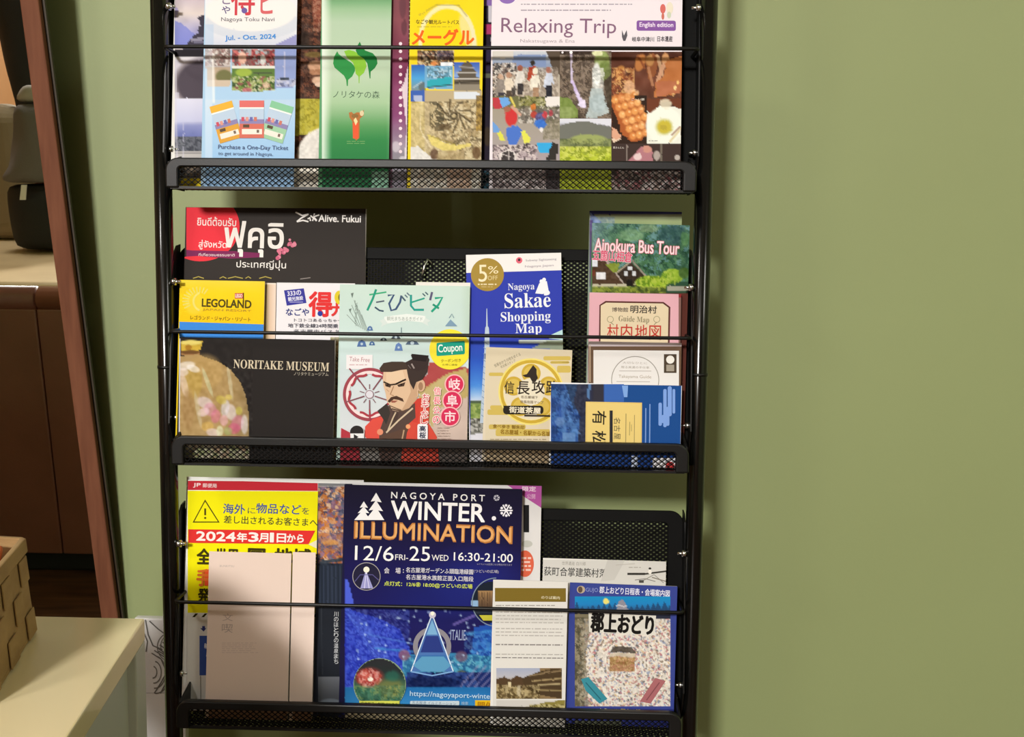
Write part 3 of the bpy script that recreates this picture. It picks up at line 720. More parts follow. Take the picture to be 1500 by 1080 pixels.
b.poly([(511, 165), (515, 164), (518, 167), (523, 164.5), (529, 165), (533, 161), (533, 169), (527, 174), (526.5, 202), (522, 206), (517, 201), (516, 178), (512, 172)], 'b0703c').disc(530, 166, 3, 4, 'd8c8a0').disc(520, 170, 5, 3, '8a6a3c').rect(517, 180, 525, 203, 'e05c38').poly([(518, 176), (521, 172), (524, 178), (521, 184)], 'f0d8a0').dash(508, 206, 536, 212, 2, '78a868', 3, .3)

b = Sheet('brochure', 'thin dark brochure edge just left of the white and purple trip leaflet', G1, 0, 1, 700, 726, -26)
p = Pic(700, -26, 726, 280, 1.6, '241c2c', 6).rect(700, -26, 726, 8, '8c6cb0').rect(711, 12, 717, 28, '34303c').rect(716, 8, 720, 33, 'd0ccd4').rect(711, 35, 722, 50, 'b43c6c').rect(718, 55, 721, 62, 'a8a4b0').rect(709, 66, 722, 105, '2c2440').rect(708, 108, 722, 114, '5c6050').ell(714, 200, 6, 14, '3c3024').rect(708, 250, 722, 281, '183c48')
b.put(p)

b = Sheet('brochure', 'yellow sightseeing bus brochure with orange lettering and a castle photo', G1, 0, 3, 601.5, 709, -32, base='ecd22c')
p = Pic(601.5, -32, 709, 281, 1.8, 'ecd21e', 7).noise(4, 30)
p.ell(655, 60, 42, 54, 'e8e0a8', soft=.02, rect=(600, 0, 710, 69)).ell(655, 63, 37, 50, 'ecd21c', soft=.03, rect=(600, 0, 710, 69)).ell(686, 50, 9, 30, 'e0dcb8', .7, ang=-20, rect=(600, 10, 700, 69))
p.line(614, 22, 640, 7, 2.2, '8c844c', .5).line(640, 7, 672, 8, 2.2, '8c844c', .5).line(672, 8, 684, 24, 2.2, '988c5c', .5)
p.rect(612, 76, 665, 88, '6c5444').speck(['3c3430', '9c7858', 'c8b8a0', '7c5848', '302c30'], 2.5, .9, (612, 74, 665, 97)).rect(640, 74, 664, 88, '48405a', .5).ell(636, 93, 5, 3, 'd88c50').rect(645, 91, 664, 98, 'e8ecf0')
p.rect(603, 94, 622, 133, '3c78c8').grad([(94, '3464b4'), (115, '4ca0d8'), (133, '7c8c8c')], (603, 94, 622, 133)).ell(619, 127, 6, 7, '5c6464', .8).line(606, 128, 618, 120, 2, 'd0d4d8', .6).rect(623, 96, 664, 131, '70a8cc').speck(['88b8d8', '58889c', '5c6c74', 'b8d0dc', '486068'], 3, .8, (625, 98, 662, 114)).poly([(625, 118), (662, 112), (660, 126), (626, 128)], '30a4b4').line(626, 128, 662, 124, 1.5, '2c4c48')
p.rect(665, 92, 703, 132, '4878c8').grad([(92, '3c60b8'), (112, '88a8d8')], (665, 92, 703, 112))
p.poly([(665, 132), (665, 117), (672, 112), (670, 106), (676, 103), (674, 97), (680, 92), (684, 89), (691, 94), (692, 100), (697, 104), (697, 110), (702, 114), (704, 132)], '5c5448').line(669, 106, 698, 107, 1.8, 'b4b0a8').line(673, 98, 694, 99, 1.8, 'a8a8a8').line(666, 116, 702, 115, 2, 'c4c0b8').line(667, 121, 702, 119, 1.6, '38342c').rect(665, 124, 703, 133, '8c8474')
p.rect(601, 133, 622, 148, '3c60b0').rect(606, 139, 618, 148, 'dcdce4', .7)
p.rect(622, 133, 707, 281, 'b8a884').speck(['8c7c5c', 'c8b890', '5c5038', 'd4c8a4', 'a08c64'], 4, .7, (602, 148, 707, 233)).rect(665, 134, 702, 146, 'd4dce4')
p.mix(((p.X < 640) & (p.Y > 150) & (p.Y < 233)).astype(float), 'c4b48c', .65)
for i in range(9):
    a = i*.72; p.line(665+8*math.cos(a), 170+8*math.sin(a), 665+26*math.cos(a+.9), 170+24*math.sin(a+.9), 2.6, '4a3f2c', .8); p.line(667+9*math.cos(a), 171+9*math.sin(a), 667+24*math.cos(a+.5), 171+20*math.sin(a+.5), 1.6, 'e0d8b8', .7)
p.ell(665, 170, 6, 6, '3c3424', .9, soft=.4).ell(665, 170, 3, 3, 'b8a880').speck(['3c3828', '584c34'], 5, .7, (629, 148, 650, 192), th=.5).speck(['94783c', 'b08c38', '6c5428'], 4, .8, (697, 140, 708, 192)).ell(652, 186, 10, 5, '5c4c34', .7)
p.poly([(625, 196), (636, 200), (650, 209), (668, 213), (690, 210), (690, 214), (668, 220), (648, 220), (632, 212)], 'd8c874').line(632, 200, 668, 212, 1.3, '9c8c44').poly([(601, 216), (612, 214), (626, 226), (640, 233), (640, 236), (601, 236)], 'dcdad4').ell(636, 226, 6, 8, '6c5440').ell(650, 225, 5, 4, 'd0c8a8').ell(698, 224, 6, 9, '6c5438').ell(660, 228, 20, 8, 'b09c70', .7)
p.line(617, 150, 616, 190, 1.5, 'e4dcc0', .6).line(621, 150, 620, 195, 1.2, '9c8c60', .6).line(616, 190, 630, 215, 1.5, 'e4dcc0', .6).rect(600, 244, 710, 281, 'c8c4b4').speck(['e4e0d8', '9c9684', 'b8a088'], 5, .6, (600, 244, 710, 281)).rect(655, 246, 690, 281, 'b08468', .5)
b.put(p)
b.T('なごや観光ルートバス', 609.5, 29, 672.5, 35.5, '3c3420', .03, ang=.8).dash(611, 38.5, 665, 40, 1, '988c30', 5).T('メーグル', 604, 43, 694, 66, 'e8641c', .05)

b = Sheet('brochure', 'wide white trip leaflet with purple lettering over festival, waterfall and grilled food photos', G1, 0, 3, 721, 1000, -30, base='e6dfe4')
b.rect(721, -30, 1001, 69.5, 'e8e0e6')
b.disc(743, -3, 12, 8.5, '8c6cb4').dash(763, 4.5, 930, 8.5, 1, 'a8a0ac', 4, .4).dash(763, 13, 898, 17.5, 1, 'a8a0ac', 8, .4)
b.T('Relaxing Trip', 734, 27, 902.5, 55, '84627c', -.006, ang=.4).T('Nakatsugawa & Ena', 762, 57.5, 842, 64, 'a89ca4', .0)
b.rrect(932.5, 30, 990, 45, 3, '8558a0', .3).T('English edition', 937, 33, 986, 41.5, 'ece0f0', .03, ang=.5)
b.disc(971, 13, 4, 7, 'd06c64').disc(971, 24, 2, 5, 'c87060').disc(981, 12, 5, 9, 'e4dcc8').disc(980, 22, 3, 5, 'c8d0b8').poly([(911, 44), (914, 52), (918, 44), (919, 52), (916, 60), (913, 60), (911, 54)], '5c5860').T('岐阜中津川', 926, 54, 958, 61, '4c484c', .03).T('日本遺産', 963, 53, 985, 61, '4c444c', .03)
p = Pic(721.5, 75, 820, 282, 1.5, '9c948c', 8).grad([(75, 'c8ccd0'), (95, '8c9cb8'), (110, 'b0a898'), (140, 'b8ac9c')], (721, 75, 820, 145))
p.rect(750, 80, 800, 98, '8094bc').poly([(800, 75), (821, 75), (821, 110), (812, 108)], '584c40').rect(721, 75, 752, 84, 'd0ccc4')
p.speck(['484440', 'b8b0a8', 'e0d8cc', '6c5c54', 'a09080', '35302e'], 3, .85, (721, 92, 756, 142)).speck(['786c60', 'c8beb0', '9c9084'], 3, .6, (756, 100, 818, 142))
for (x, y, c1, c2, hd) in ((762, 105, 'd8d4cc', '3c3838', '9c5c48'), (780, 98, 'a8442c', 'c8bca8', '342c24'), (784, 110, 'e0dccc', 'a48468', 'e8e4d0'), (804, 108, 'c4ccdc', '2c2c34', 'a87060'), (745, 115, 'dcd0bc', '54483c', 'b48c74'), (733, 118, '8c847c', '3c3840', 'c8a890')):
    p.poly([(x-8, y+18), (x-5, y), (x+5, y), (x+8, y+17), (x+4, y+12), (x+4, y+22), (x-4, y+22)], c1).rect(x-4, y+18, x+5, y+34, c2).ell(x, y-5, 4, 4.5, hd)
p.rect(721, 142, 820, 160, '6c6c48').speck(['8c8c4c', '4c4c30', 'c8c49c', 'a8a474'], 3.5, .7, (760, 142, 800, 165)).rect(800, 142, 820, 156, 'e4e0dc').poly([(721, 143), (742, 143), (734, 160), (724, 164)], 'b83c44').poly([(731, 143), (745, 143), (748, 152), (736, 158)], '6ca4e0').line(748, 143, 754, 156, 3, 'd8c860')
p.grad([(160, 'a09888'), (200, 'a49c94'), (235, 'a89ca0')], (721, 160, 820, 235)).speck(['3c3834', '6c645c', 'd0ccc4', '4c4844'], 3.2, .6, (760, 155, 820, 180)).speck(['68644c', '7c7858', '9c947c'], 4, .5, (795, 175, 820, 205))
p.ell(749, 172, 9, 13, 'c83838', soft=.2).line(750, 157, 762, 168, 4, 'c89c88').ell(743, 160, 5, 4, 'a06850').poly([(741, 188), (758, 184), (766, 192), (757, 212), (746, 212), (742, 200)], '4c74c8').poly([(763, 193), (770, 190), (778, 208), (768, 210)], 'dcdc58').poly([(721, 178), (730, 186), (732, 196), (722, 196)], '6c9cd8').poly([(728, 195), (734, 192), (740, 206), (733, 207)], 'd8d850').ell(772, 214, 6, 4, '3c3430').ell(781, 157, 4, 5, 'c87838').ell(782, 168, 5, 5, 'a84034').ell(792, 172, 8, 7, '4c4c88', .8).ell(792, 182, 8, 7, '3c70c8').ell(798, 168, 4, 5, 'b84048').ell(793, 190, 3, 3, 'e4e0dc').ell(807, 166, 3, 5, 'a83c48', .8)
p.poly([(786, 210), (809, 209), (804, 225), (790, 225)], '38a8e0').poly([(809, 208), (818, 212), (814, 235), (800, 235), (804, 226)], '34302c').speck(['d8ccc8', '7c6c70', 'b8a8ac', '484044'], 3.5, .75, (721, 212, 786, 235))
for k in range(2): p.poly([(730+k*4, 236), (734+k*2, 224), (745, 218+k*3), (755-k*2, 224), (757-k*4, 236)], ('d8d0cc', '403a3a')[k])
p.line(745, 220, 745, 236, 1.5, 'c8c0bc').line(736, 226, 753, 232, 1.3, 'c8c0bc').speck(['d8d0d0', '8c7c7c', '54484c', 'b0a4a4'], 4, .8, (721, 236, 820, 282)).rect(800, 240, 820, 282, '2c2426', .8)
b.put(p)
p = Pic(820, 75, 895.5, 174, 1.5, '685c50', 9).speck(['54483e', '7c6e60', '8c7c6c', '443a32'], 4.5, .7).noise(8, 10).rect(820, 75, 870, 80, '3c3028').line(836.5, 76, 838, 122, 3, 'cabfd8').line(838, 120, 850, 148, 5, 'c8b8e0').line(846, 138, 856, 156, 5, 'd8ccec').ell(853, 152, 5, 6, 'e0d8f0').line(852, 95, 856, 125, 3, '98887a', .6)
p.ell(882, 90, 11, 16, '90a060').ell(886, 105, 9, 14, '6c8040', .7).ell(875, 78, 8, 4, 'dce0b0').ell(874, 112, 6, 20, 'e0e4e0').speck(['f0f0ec', 'a8aca8', 'd0d4d0'], 3.5, .7, (868, 100, 884, 138)).poly([(866, 130), (882, 130), (892, 165), (870, 174), (858, 174)], 'b0bcbc').ell(876, 152, 12, 14, 'a8b8bc', .8).poly([(820, 142), (835, 146), (846, 160), (846, 174), (820, 174)], '788c48').ell(830, 165, 12, 9, '8c9c60', .8).poly([(884, 120), (896, 108), (896, 174), (892, 160)], '4c4236')
b.put(p); b.disc(824, 77, 1.6, col='e8e0e0').disc(836.5, 77, 2.2, col='f4ecec')
p = Pic(820, 174, 895.5, 282, 1.6, '8c9468', 10).grad([(174, 'e0e0e8'), (180, 'd0d4e0'), (184, '8c8c94'), (200, '5c6450'), (214, '6c7850'), (216, 'a8b058'), (234, 'a4b434'), (282, '98a820')])
p.poly([(820, 178), (846, 176), (852, 178), (866, 178), (895, 186), (895, 174), (820, 174)], 'd8dae4').poly([(820, 184), (835, 180), (848, 178), (862, 178), (875, 182), (896, 187), (896, 204), (820, 204)], '70726a').ell(862, 204, 26, 7, '98a464').speck(['7c8450', '949c60', '5c6440'], 4, .6, (820, 204, 895, 216)).speck(['c4d040', '8c9c28', 'd8dc6c', '748420'], 4, .6, (820, 214, 895, 236)).speck(['b8c040', 'a8b428'], 6, .5, (820, 240, 895, 282))
b.put(p)
p = Pic(895.5, 76, 1001, 282, 1.5, '5a3424', 11).grad([(76, '4c2c20'), (120, '6c4030'), (160, '4c3024')], (895, 76, 1001, 165)).noise(12, 8)
p.ell(938, 92, 7, 13, 'b87844', ang=20).line(936, 84, 944, 100, 3, '8c5030').ell(908, 108, 8, 12, 'd09048', .8, ang=20).ell(916, 105, 3, 3, 'e8d0a8').speck(['c08450', '8c4c30', '5c3424', 'e0b070'], 3.5, .7, (896, 100, 930, 145)).poly([(946, 92), (956, 78), (966, 84), (960, 110), (950, 118)], '8c5434').ell(952, 88, 6, 9, 'c09058', .8).line(950, 100, 956, 125, 4, 'b88460', .8).line(964, 84, 970, 110, 5, 'd8b48c', .8).ell(975, 88, 6, 10, 'c89464').line(972, 95, 964, 118, 6, 'c89878').poly([(976, 88), (1001, 82), (1001, 132), (985, 140), (958, 142), (960, 122), (972, 112)], 'b47040').poly([(960, 120), (998, 118), (996, 136), (962, 142)], 'b06c4c').noise(8, 7, (958, 80, 1001, 142)).ell(993, 121, 2, 3, 'e8c078').ell(989, 129, 2, 3.5, 'f0d090').ell(986, 138, 1.6, 3, 'e0b878').ell(922, 128, 8, 10, 'dcb088', .8).ell(930, 136, 6, 5, 'e8c090', .8)
p.rect(896, 145, 947, 212, '33241c').poly([(896, 142), (910, 136), (930, 140), (940, 155), (947, 175), (946, 195), (940, 206), (925, 208), (912, 198), (903, 172), (896, 155)], 'a85c30')
for r in range(4):
    for c in range(6):
        x = 901+c*5.2+r*9.2; y = 147+c*10.5-r*2.4
        if x < 948 and y < 208: p.ell(x, y, 5, 5.4, ('e09c58', 'd88c4c', 'e8ac6c', 'dc9458')[(r*3+c) % 4], soft=.5).ell(x+1, y-1.5, 1.8, 1.5, 'f4cc94', .8)
p.poly([(896, 186), (903, 190), (911, 200), (898, 206), (896, 205)], 'd8a488').poly([(896, 203), (912, 203), (898, 210)], 'e0c8b0').rect(930, 140, 948, 146, '30241c').rect(900, 138, 926, 144, 'c88048', .5)
p.rect(947.5, 157, 998, 211, 'e4e6da').poly([(947, 145), (998, 145), (998, 160), (990, 158), (980, 148), (966, 152), (964, 158), (953, 166), (947, 162)], '6c3c28').ell(973, 184, 27, 27, 'ecf0e4', soft=.1).ell(973, 186, 13, 12, 'cccc90', soft=.3).ell(973, 186, 10, 9.5, 'c4b440', soft=.3).ell(972, 187, 5, 4, 'a8983c', .6).line(981, 208, 998, 188, 3, 'd8ccA0').line(984, 198, 996, 186, 2.2, '9c7860').ell(975, 152, 9, 7, 'e4e0c8', .8)
p.rect(895, 210.5, 1001, 282, '40322e').rect(918, 212, 919.5, 236, '8c8078').rect(967, 211, 969.5, 236, '70685c').poly([(920, 236), (930, 226), (938, 216), (948, 214), (956, 222), (955, 236)], 'b07880').ell(948, 219, 7, 5, 'c89080').ell(934, 230, 6, 5, 'e0c8c8').ell(962, 228, 5, 7, 'c8bcb4', .8).ell(992, 231, 4, 4, 'd0c8c0', .8).speck(['d8d0cc', '74605c', 'b8a89c', '9c5c60', '403430'], 4, .75, (895, 242, 1001, 282))
b.put(p); b.T('ごへい餅', 925, 144, 944, 147.5, 'e0d8cc', .02).T('栗きんとん', 898, 215, 914, 218, 'd0c8c0', .02).dash(950, 205.5, 965, 207.5, 1, '8c8c84', 4)
# ================================================================== middle shelf
b = Sheet('brochure', 'tall black brochure with a red disc and white foreign lettering', G2, 1, 0, 272, 537, 303.5, tilt=.0, base='332d2a', thick=.003)
b.rect(272, 303, 538, 700, '342f2c')
p = [(273, 304), (344, 304)]+[(294+57*math.cos(t), 332+51*math.sin(t)) for t in np.radians(np.linspace(-33, 118, 24))]+[(273, 376)]
b.poly(p, 'e83844').poly([(273, 366), (281, 367), (343, 368), (383, 371), (382, 377), (338, 379), (290, 375), (273, 376)], '7c2a58')
b.T('ยินดีต้อนรับ', 289, 318, 346, 331, 'f6e6e2', .02, ang=1).T('สู่จังหวัด', 291, 352, 332, 366, 'f6e6e2', .02, ang=1).T('ฟุคุอิ', 329, 325, 415, 376, 'f4f0ea', .03, ang=.8).T('ที่เที่ยวชมธรรมชาติ', 291, 371, 344, 375.5, 'f0d8dc', .02)
b.T('ประเทศญี่ปุ่น', 346.5, 381, 419, 396, 'f0ece6', .01, ang=.8)
r = random.Random(4)
for i in range(22): a = r.random(); x = 408+a*22+r.uniform(-4, 4); y = 374-a*20+r.uniform(-5, 5); b.disc(x, y, r.uniform(1.5, 3.4), col=('d87890', 'e08ca0', 'c86480')[i % 3], n=10)
for q in (((433, 311), (443, 316), (452, 314)), ((452, 314), (441, 320), (435, 325)), ((435, 325), (444, 323), (452, 325)), ((451, 321), (454, 319), (455, 324)), ((458, 324), (460, 318), (464, 323)), ((461, 313), (459, 318), (468, 315)), ((455, 316), (462, 322), (464, 324))): b.line(q, 2.2, 'f0ece8')
b.T('Alive. Fukui', 467, 315.5, 528.5, 325.5, 'f4f0ec', .035, ang=.6)
for (x, w) in ((283, 16), (322, 10), (334, 22), (360, 8), (380, 18)): b.line([(x, 408), (x+w*.5, 405.5), (x+w, 408)], 1.4, 'b0a050')
b.line([(440, 409), (455, 407)], 1.4, '8c8480').line([(536.3, 305), (536.3, 415)], 1.2, 'a09c94')

b = Sheet('leaflet', 'pale pink leaflet edge just right of the yellow park brochure', G2, 1, 1, 384, 404.5, 414.5, base='dcc4a8')
p = Pic(384, 415, 404.5, 690, 2.4, 'e0c8b0', 2).grad([(384, '7c6438'), (391, 'a08c68'), (394, 'd8bca0'), (404, 'ecd8c8')], None, 'x').rect(380, 414, 406, 417, 'ece8e0'); b.put(p)

b = Sheet('brochure', 'yellow theme park brochure with a blue stripe on the middle shelf', G2, 1, 2, 263.5, 388, 410, tilt=-.4, base='e8c81c', thick=.002)
p = Pic(263.5, 411, 388, 688, 2.4, 'f0cc14', 3).grad([(411, 'ecd040'), (430, 'f2cf18'), (470, 'f0c40e')]).noise(3, 20).ell(285, 445, 14, 16, 'e6d878', .35, soft=.4); b.put(p)
for a in range(0, 12):
    t = math.radians(150+a*14); b.line([(291+14*math.cos(t), 441+12*math.sin(t)), (291+24*math.cos(t), 441+21*math.sin(t))], 2, 'e0d468')
b.ring(297, 442, 12, 15, 'e4d870', a0=110, a1=250)
b.T('LEGOLAND', 296, 439, 368, 450.5, '4c4414', .045, ang=1).rect(344, 429.5, 356, 437.5, 'c85848').T('LEGO', 345, 431, 355, 436, 'f4ece0', .05).rect(356, 429, 357.4, 440, '4c3410').T('JAPAN RESORT', 297, 453, 368, 457, 'b4942c', .02, ang=.8).T('レゴランド・ジャパン・リゾート', 279, 463.5, 367, 470, '84701c', .02, ang=.9)
b.rect(263, 471.5, 389, 690, '3c88dc', 4).rect(263, 492, 389, 690, '3478c0', 2)

b = Sheet('leaflet', 'white leaflet with a large red character behind the mint cover', G2, 1, 1, 405.5, 520, 414, base='e6e4e6', thick=.002)
b.rect(405, 416, 521, 690, 'e8e6ea')
b.poly([(416, 425.5), (445, 422.5), (449, 444), (420, 448)], '3a3a98').T('333の', 421, 426, 441, 433, 'dcdcf0', .04, ang=-6).T('観光施設', 422, 434.5, 444, 440.5, 'dcdcf0', .04, ang=-6).rect(424, 442, 444, 443.3, 'a0a0d0')
b.T('なごや', 419, 452, 452.5, 462.5, '343c80', .035).T('得', 453, 428, 486, 463.5, 'dc3434', .045).disc(469, 459.5, 3.8, col='2c3c9c').T('ナ', 483, 444, 503, 463, 'dc3838', .045).disc(497, 436, 7, 10, 'e0cc30').disc(498, 436, 2.5, 5, '7c7420')
b.T('トコトコあるっちゃ一日乗', 431, 467, 516, 472, '585460', .02).T('地下鉄全線24時間乗り放題', 422, 474.5, 520, 480.5, '50505c', .03).T('名古屋市バス 地下鉄', 430, 483, 520, 488, '6c6c74', .02)

b = Sheet('brochure', 'thin brown magazine edge between the dark museum flyer and the mint cover', G2, 1, 2, 484, 503, 494, base='a8a088')
p = Pic(484, 494, 503, 688, 1.7, '6c5838', 4).speck(['8c7450', '4c3c24', 'a08c54', '3c4028', 'b09c70'], 4, .8).rect(484, 494, 503, 500, 'b0ac8c').rect(490.5, 494, 492.5, 645, '9c988c').rect(494, 560, 500, 575, '2c2018'); b.put(p)

# mint cover with the painted warrior
b = Sheet('brochure', 'mint green travel brochure showing a moustached warrior in a topknot', G2, 1, 3, 498, 688.5, 416.5, tilt=-.2, base='c4dcd2', thick=.003, stack=((.58, 1.0, .0045, .002),))
p = Pic(498, 418, 688.5, 690, 2.2, 'c6dcd2', 5).grad([(418, 'c6dcd2'), (510, 'c8dedc'), (560, 'ccd8dc'), (645, 'd0d4d8')]).noise(3, 30)
m = np.clip((p.X-674)/14, 0, 1)*(p.Y < 500); p.mix(m, 'b4ccb8', .6)
p.poly([(628, 530), (680, 538), (690, 540), (690, 560), (655, 552), (620, 575), (600, 580), (610, 560), (625, 548)], 'a84848').poly([(655, 548), (682, 540), (690, 560), (690, 640), (670, 645), (640, 600), (612, 575)], 'b8a468').poly([(612, 580), (650, 552), (680, 560), (660, 640), (640, 645)], 'bcac78').poly([(640, 600), (690, 580), (690, 690), (620, 690), (630, 640)], 'c8b4a8').noise(5, 12, (600, 540, 690, 650))
p.rect(498, 655, 690, 692, '5c5450').rect(590, 650, 625, 692, 'b03838').rect(498, 655, 560, 692, '8c8884')
b.put(p)
b.line([(541, 432), (566, 428)], 2.2, '38a878').line([(551, 424), (546, 438), (538, 455)], 3.2, '24987c').line([(551, 443), (563, 441)], 2.2, '505c6c').line([(549, 450), (556, 455), (562, 456)], 2.4, '3c5468')
b.line([(568, 433), (577, 432), (570, 445), (573, 455), (580, 453), (586, 443), (588, 433)], 3, '3c5478').line([(588, 434), (594, 441)], 2.4, '4c6070').line([(593, 432), (597, 436)], 1.8, '5c7080').line([(596, 429), (600, 433)], 1.8, '5c7080')
b.line([(602, 432), (602, 448), (607, 454), (621, 454)], 3.2, '24988c').line([(603, 443), (622, 437)], 2.4, '2ca088').line([(619, 430), (623, 434)], 1.8, '44606c').line([(623, 428), (627, 432)], 1.8, '44606c')
b.line([(633, 428), (630, 440)], 3.2, '5c5878').line([(637, 437), (648, 436), (642, 447), (632, 457)], 3.2, '24a080').line([(634, 446), (643, 452)], 3, '209474')
b.poly([(563, 464), (596, 460), (623, 463), (624, 473), (596, 470), (562, 475)], 'e4ece8').poly([(563, 467), (556, 470), (560, 474), (558, 479), (568, 474)], 'd4e0dc').poly([(623, 466), (631, 470), (626, 473), (628, 478), (619, 473)], 'd4e0dc').T('観光まちあるきガイド', 567, 464, 619, 470, '8c9c94', .0)
for i in range(7): b.line([(508+i*3.6, 440+abs(i-3)*7), (524+i*2.6, 478+i*1.5)], .9, '8c9c94')
b.poly([(514, 430), (518, 429), (516, 437)], '6c7c74').poly([(511, 453), (515, 452), (513, 458)], '6c7c74').VT('しあわせ', 522, 440, 462, 4, '788880').VT('出会う', 521, 462, 478, 3, '8c9c94')
for (x, y, w, h, c) in ((542, 481, 9, 7, '5878a8'), (530, 503, 14, 10, '5474a8'), (545, 503, 9, 6, '4c6c9c'), (584, 508, 12, 12, '6484bc'), (604, 502, 20, 6, '50647c'), (562, 497, 10, 4, '3c4c5c'), (580, 494, 14, 5, '4c5864')):
    b.poly([(x-w/2, y+h/2), (x-w/3, y-h/4), (x, y-h/2), (x+w/3, y-h/4), (x+w/2, y+h/2)], c); b.disc(x, y+h*.1, w*.14, col='b8ccd8', n=12)
b.line([(658, 466), (662, 460), (665, 466)], 1, '6c8c9c').poly([(652, 478), (660, 468), (670, 478)], '7c9cb4').line([(588, 480), (588, 494)], 1, '708894')
b.disc(659, 512, 30, 29.5, 'f0e03c').rrect(639.5, 502.5, 681, 522, 2, '1c9c84', -3).T('Coupon', 642, 504, 677, 519, 'f0f8f0', .03, ang=-5).T('クーポン付き', 646, 526, 675, 531, '78701c', .02, ang=-3).T('お得に満喫', 648, 533, 670, 536, '8c842c', .01)
b.rect(507.5, 520, 546, 541, 'e8e6e8').T('Take Free', 512, 523.5, 542, 530, 'b07880', .0, ang=2).dash(512, 533.5, 540, 536, 1, 'c8a0a4', 6)
# crest
CX, CY = 541.5, 578
b.ring(CX, CY, 34.5, 39, '9c4450', n=60, a0=60, a1=318).ring(CX, CY, 30, 34.5, 'f0d8d8', n=60, a0=60, a1=318)
for k in range(5):
    a = math.radians(-90+36+72*k)
    if k == 0: pass
    pts = [(CX+6*math.cos(a-.3), CY+6*math.sin(a-.3))]+[(CX+30*math.cos(a+t), CY+30*math.sin(a+t)) for t in (-.52, -.3, -.15, 0, .15, .3, .52)]+[(CX+6*math.cos(a+.3), CY+6*math.sin(a+.3))]
    b.line([(CX+(30+1.5*math.cos(9*t))*math.cos(a+t), CY+(30+1.5*math.cos(9*t))*math.sin(a+t)) for t in np.linspace(-.5, .5, 12)], 3.4, 'a83c48')
    a2 = math.radians(-90+72*k); b.line([(CX+8*math.cos(a2+.628), CY+8*math.sin(a2+.628)), (CX+37*math.cos(a2+.628), CY+37*math.sin(a2+.628))], 1.8, '84525c')
    b.line([(CX+8*math.cos(a2), CY+8*math.sin(a2)), (CX+15*math.cos(a2), CY+15*math.sin(a2))], 1.3, '84646c')
b.disc(CX, CY, 5.5, col='d8d8e0').ring(CX, CY, 5.2, 6.2, '8c6470').line([(512, 540), (528, 560)], 2, '8c4454').line([(541.5, 600), (543, 620)], 2, 'a83444')
# coat, body, collar
b.poly([(500, 627), (525, 640), (530, 692), (498, 692)], 'b03844').poly([(535, 625), (546, 614), (560, 610), (566, 622), (568, 645), (545, 650), (535, 640)], 'd85044').poly([(607, 586), (630, 582), (628, 620), (640, 640), (645, 692), (585, 692), (592, 640)], 'd04c3c').poly([(606, 585), (618, 583), (612, 620), (604, 618)], 'c84034')
b.poly([(563, 612), (566, 596), (573, 593), (600, 597), (608, 590), (609, 612), (598, 622), (594, 650), (560, 692), (555, 660), (556, 632)], '54423c').poly([(553, 602), (567, 591), (572, 605), (566, 622), (560, 612)], '3a3430').poly([(576, 603), (584, 606), (582, 618), (572, 628)], '4a3a34').line([(568, 632), (576, 612), (580, 604)], 2, 'c8b498').line([(566, 634), (584, 616), (605, 598)], 2.4, 'd0bca0').poly([(556, 640), (600, 625), (592, 645), (558, 652)], '5c4438').disc(598, 625, 3.4, col='e8a070').disc(557, 633, 4.5, col='e09070').line([(592, 630), (588, 650)], 2, 'b89878')
# face
b.poly([(562, 545), (564, 541), (590, 542), (598, 540), (612, 548), (613, 580), (604, 592), (598, 600), (584, 603), (575, 601), (570, 592), (567, 588), (565, 576), (562, 566), (561, 556)], 'd8b898').poly([(600, 560), (612, 555), (611, 585), (598, 600), (588, 602), (596, 588), (602, 574)], 'c4a080').poly([(566, 546), (590, 543), (594, 556), (586, 560), (566, 562)], 'e0c4a4')
b.disc(617, 565, 6, 9, 'd0ac8c').disc(616.5, 566, 3.4, 6, 'a07c60').poly([(596, 541), (612, 528), (628, 528), (626, 545), (618, 557), (610, 560), (606, 571), (601, 562), (598, 552)], '3c302c')
b.poly([(558, 545), (556, 540), (562, 532), (574, 530), (590, 530), (602, 533), (600, 541), (588, 542), (574, 545)], '44362e').poly([(594, 531), (604, 526), (602, 520), (606, 519), (626, 521), (629, 527), (625, 540), (612, 544), (598, 540)], '382c2a').poly([(603, 518.5), (628, 521), (624, 530), (605, 528)], '241c1c').line([(603, 533), (607, 540)], 2.2, '988c88').line([(598, 535), (602, 540)], 1.2, '6c605c')
b.line([(562, 559.5), (572, 564), (580, 563)], 2.2, '2c2018').line([(580, 563), (590, 558), (595, 556)], 2.6, '2c2018').poly([(564, 562), (573, 565), (572, 568), (565, 566)], '4c382c').poly([(582, 564), (594, 560), (592, 566), (584, 567)], '4c382c').disc(588, 563.5, 1.4, col='1c1410', n=10).disc(568, 565, 1.2, col='1c1410', n=10).line([(577, 566), (572, 578), (577, 580)], 1.4, 'a47c5c').line([(566, 570), (570, 574)], .8, 'b48c6c')
b.poly([(568, 588), (573, 582), (581, 580), (590, 584), (592, 589), (584, 586), (577, 585), (571, 590)], '4c3428').poly([(573, 587), (583, 587), (579, 590), (574, 590)], '9c5c4c').line([(570, 594), (580, 598), (588, 601)], 1.6, '7c6450').line([(574, 599), (590, 603), (600, 599)], 2.2, '5c483c')
for (t, cy) in (('岐', 563), ('阜', 587), ('市', 610.5)):
    x = 666-(cy-563)*.14; b.disc(x, cy, 14.6, col='ecb8b8').disc(x, cy, 12.8, col='d03058').T(t, x-8, cy-8, x+8, cy+8, 'f4dce0', .03)
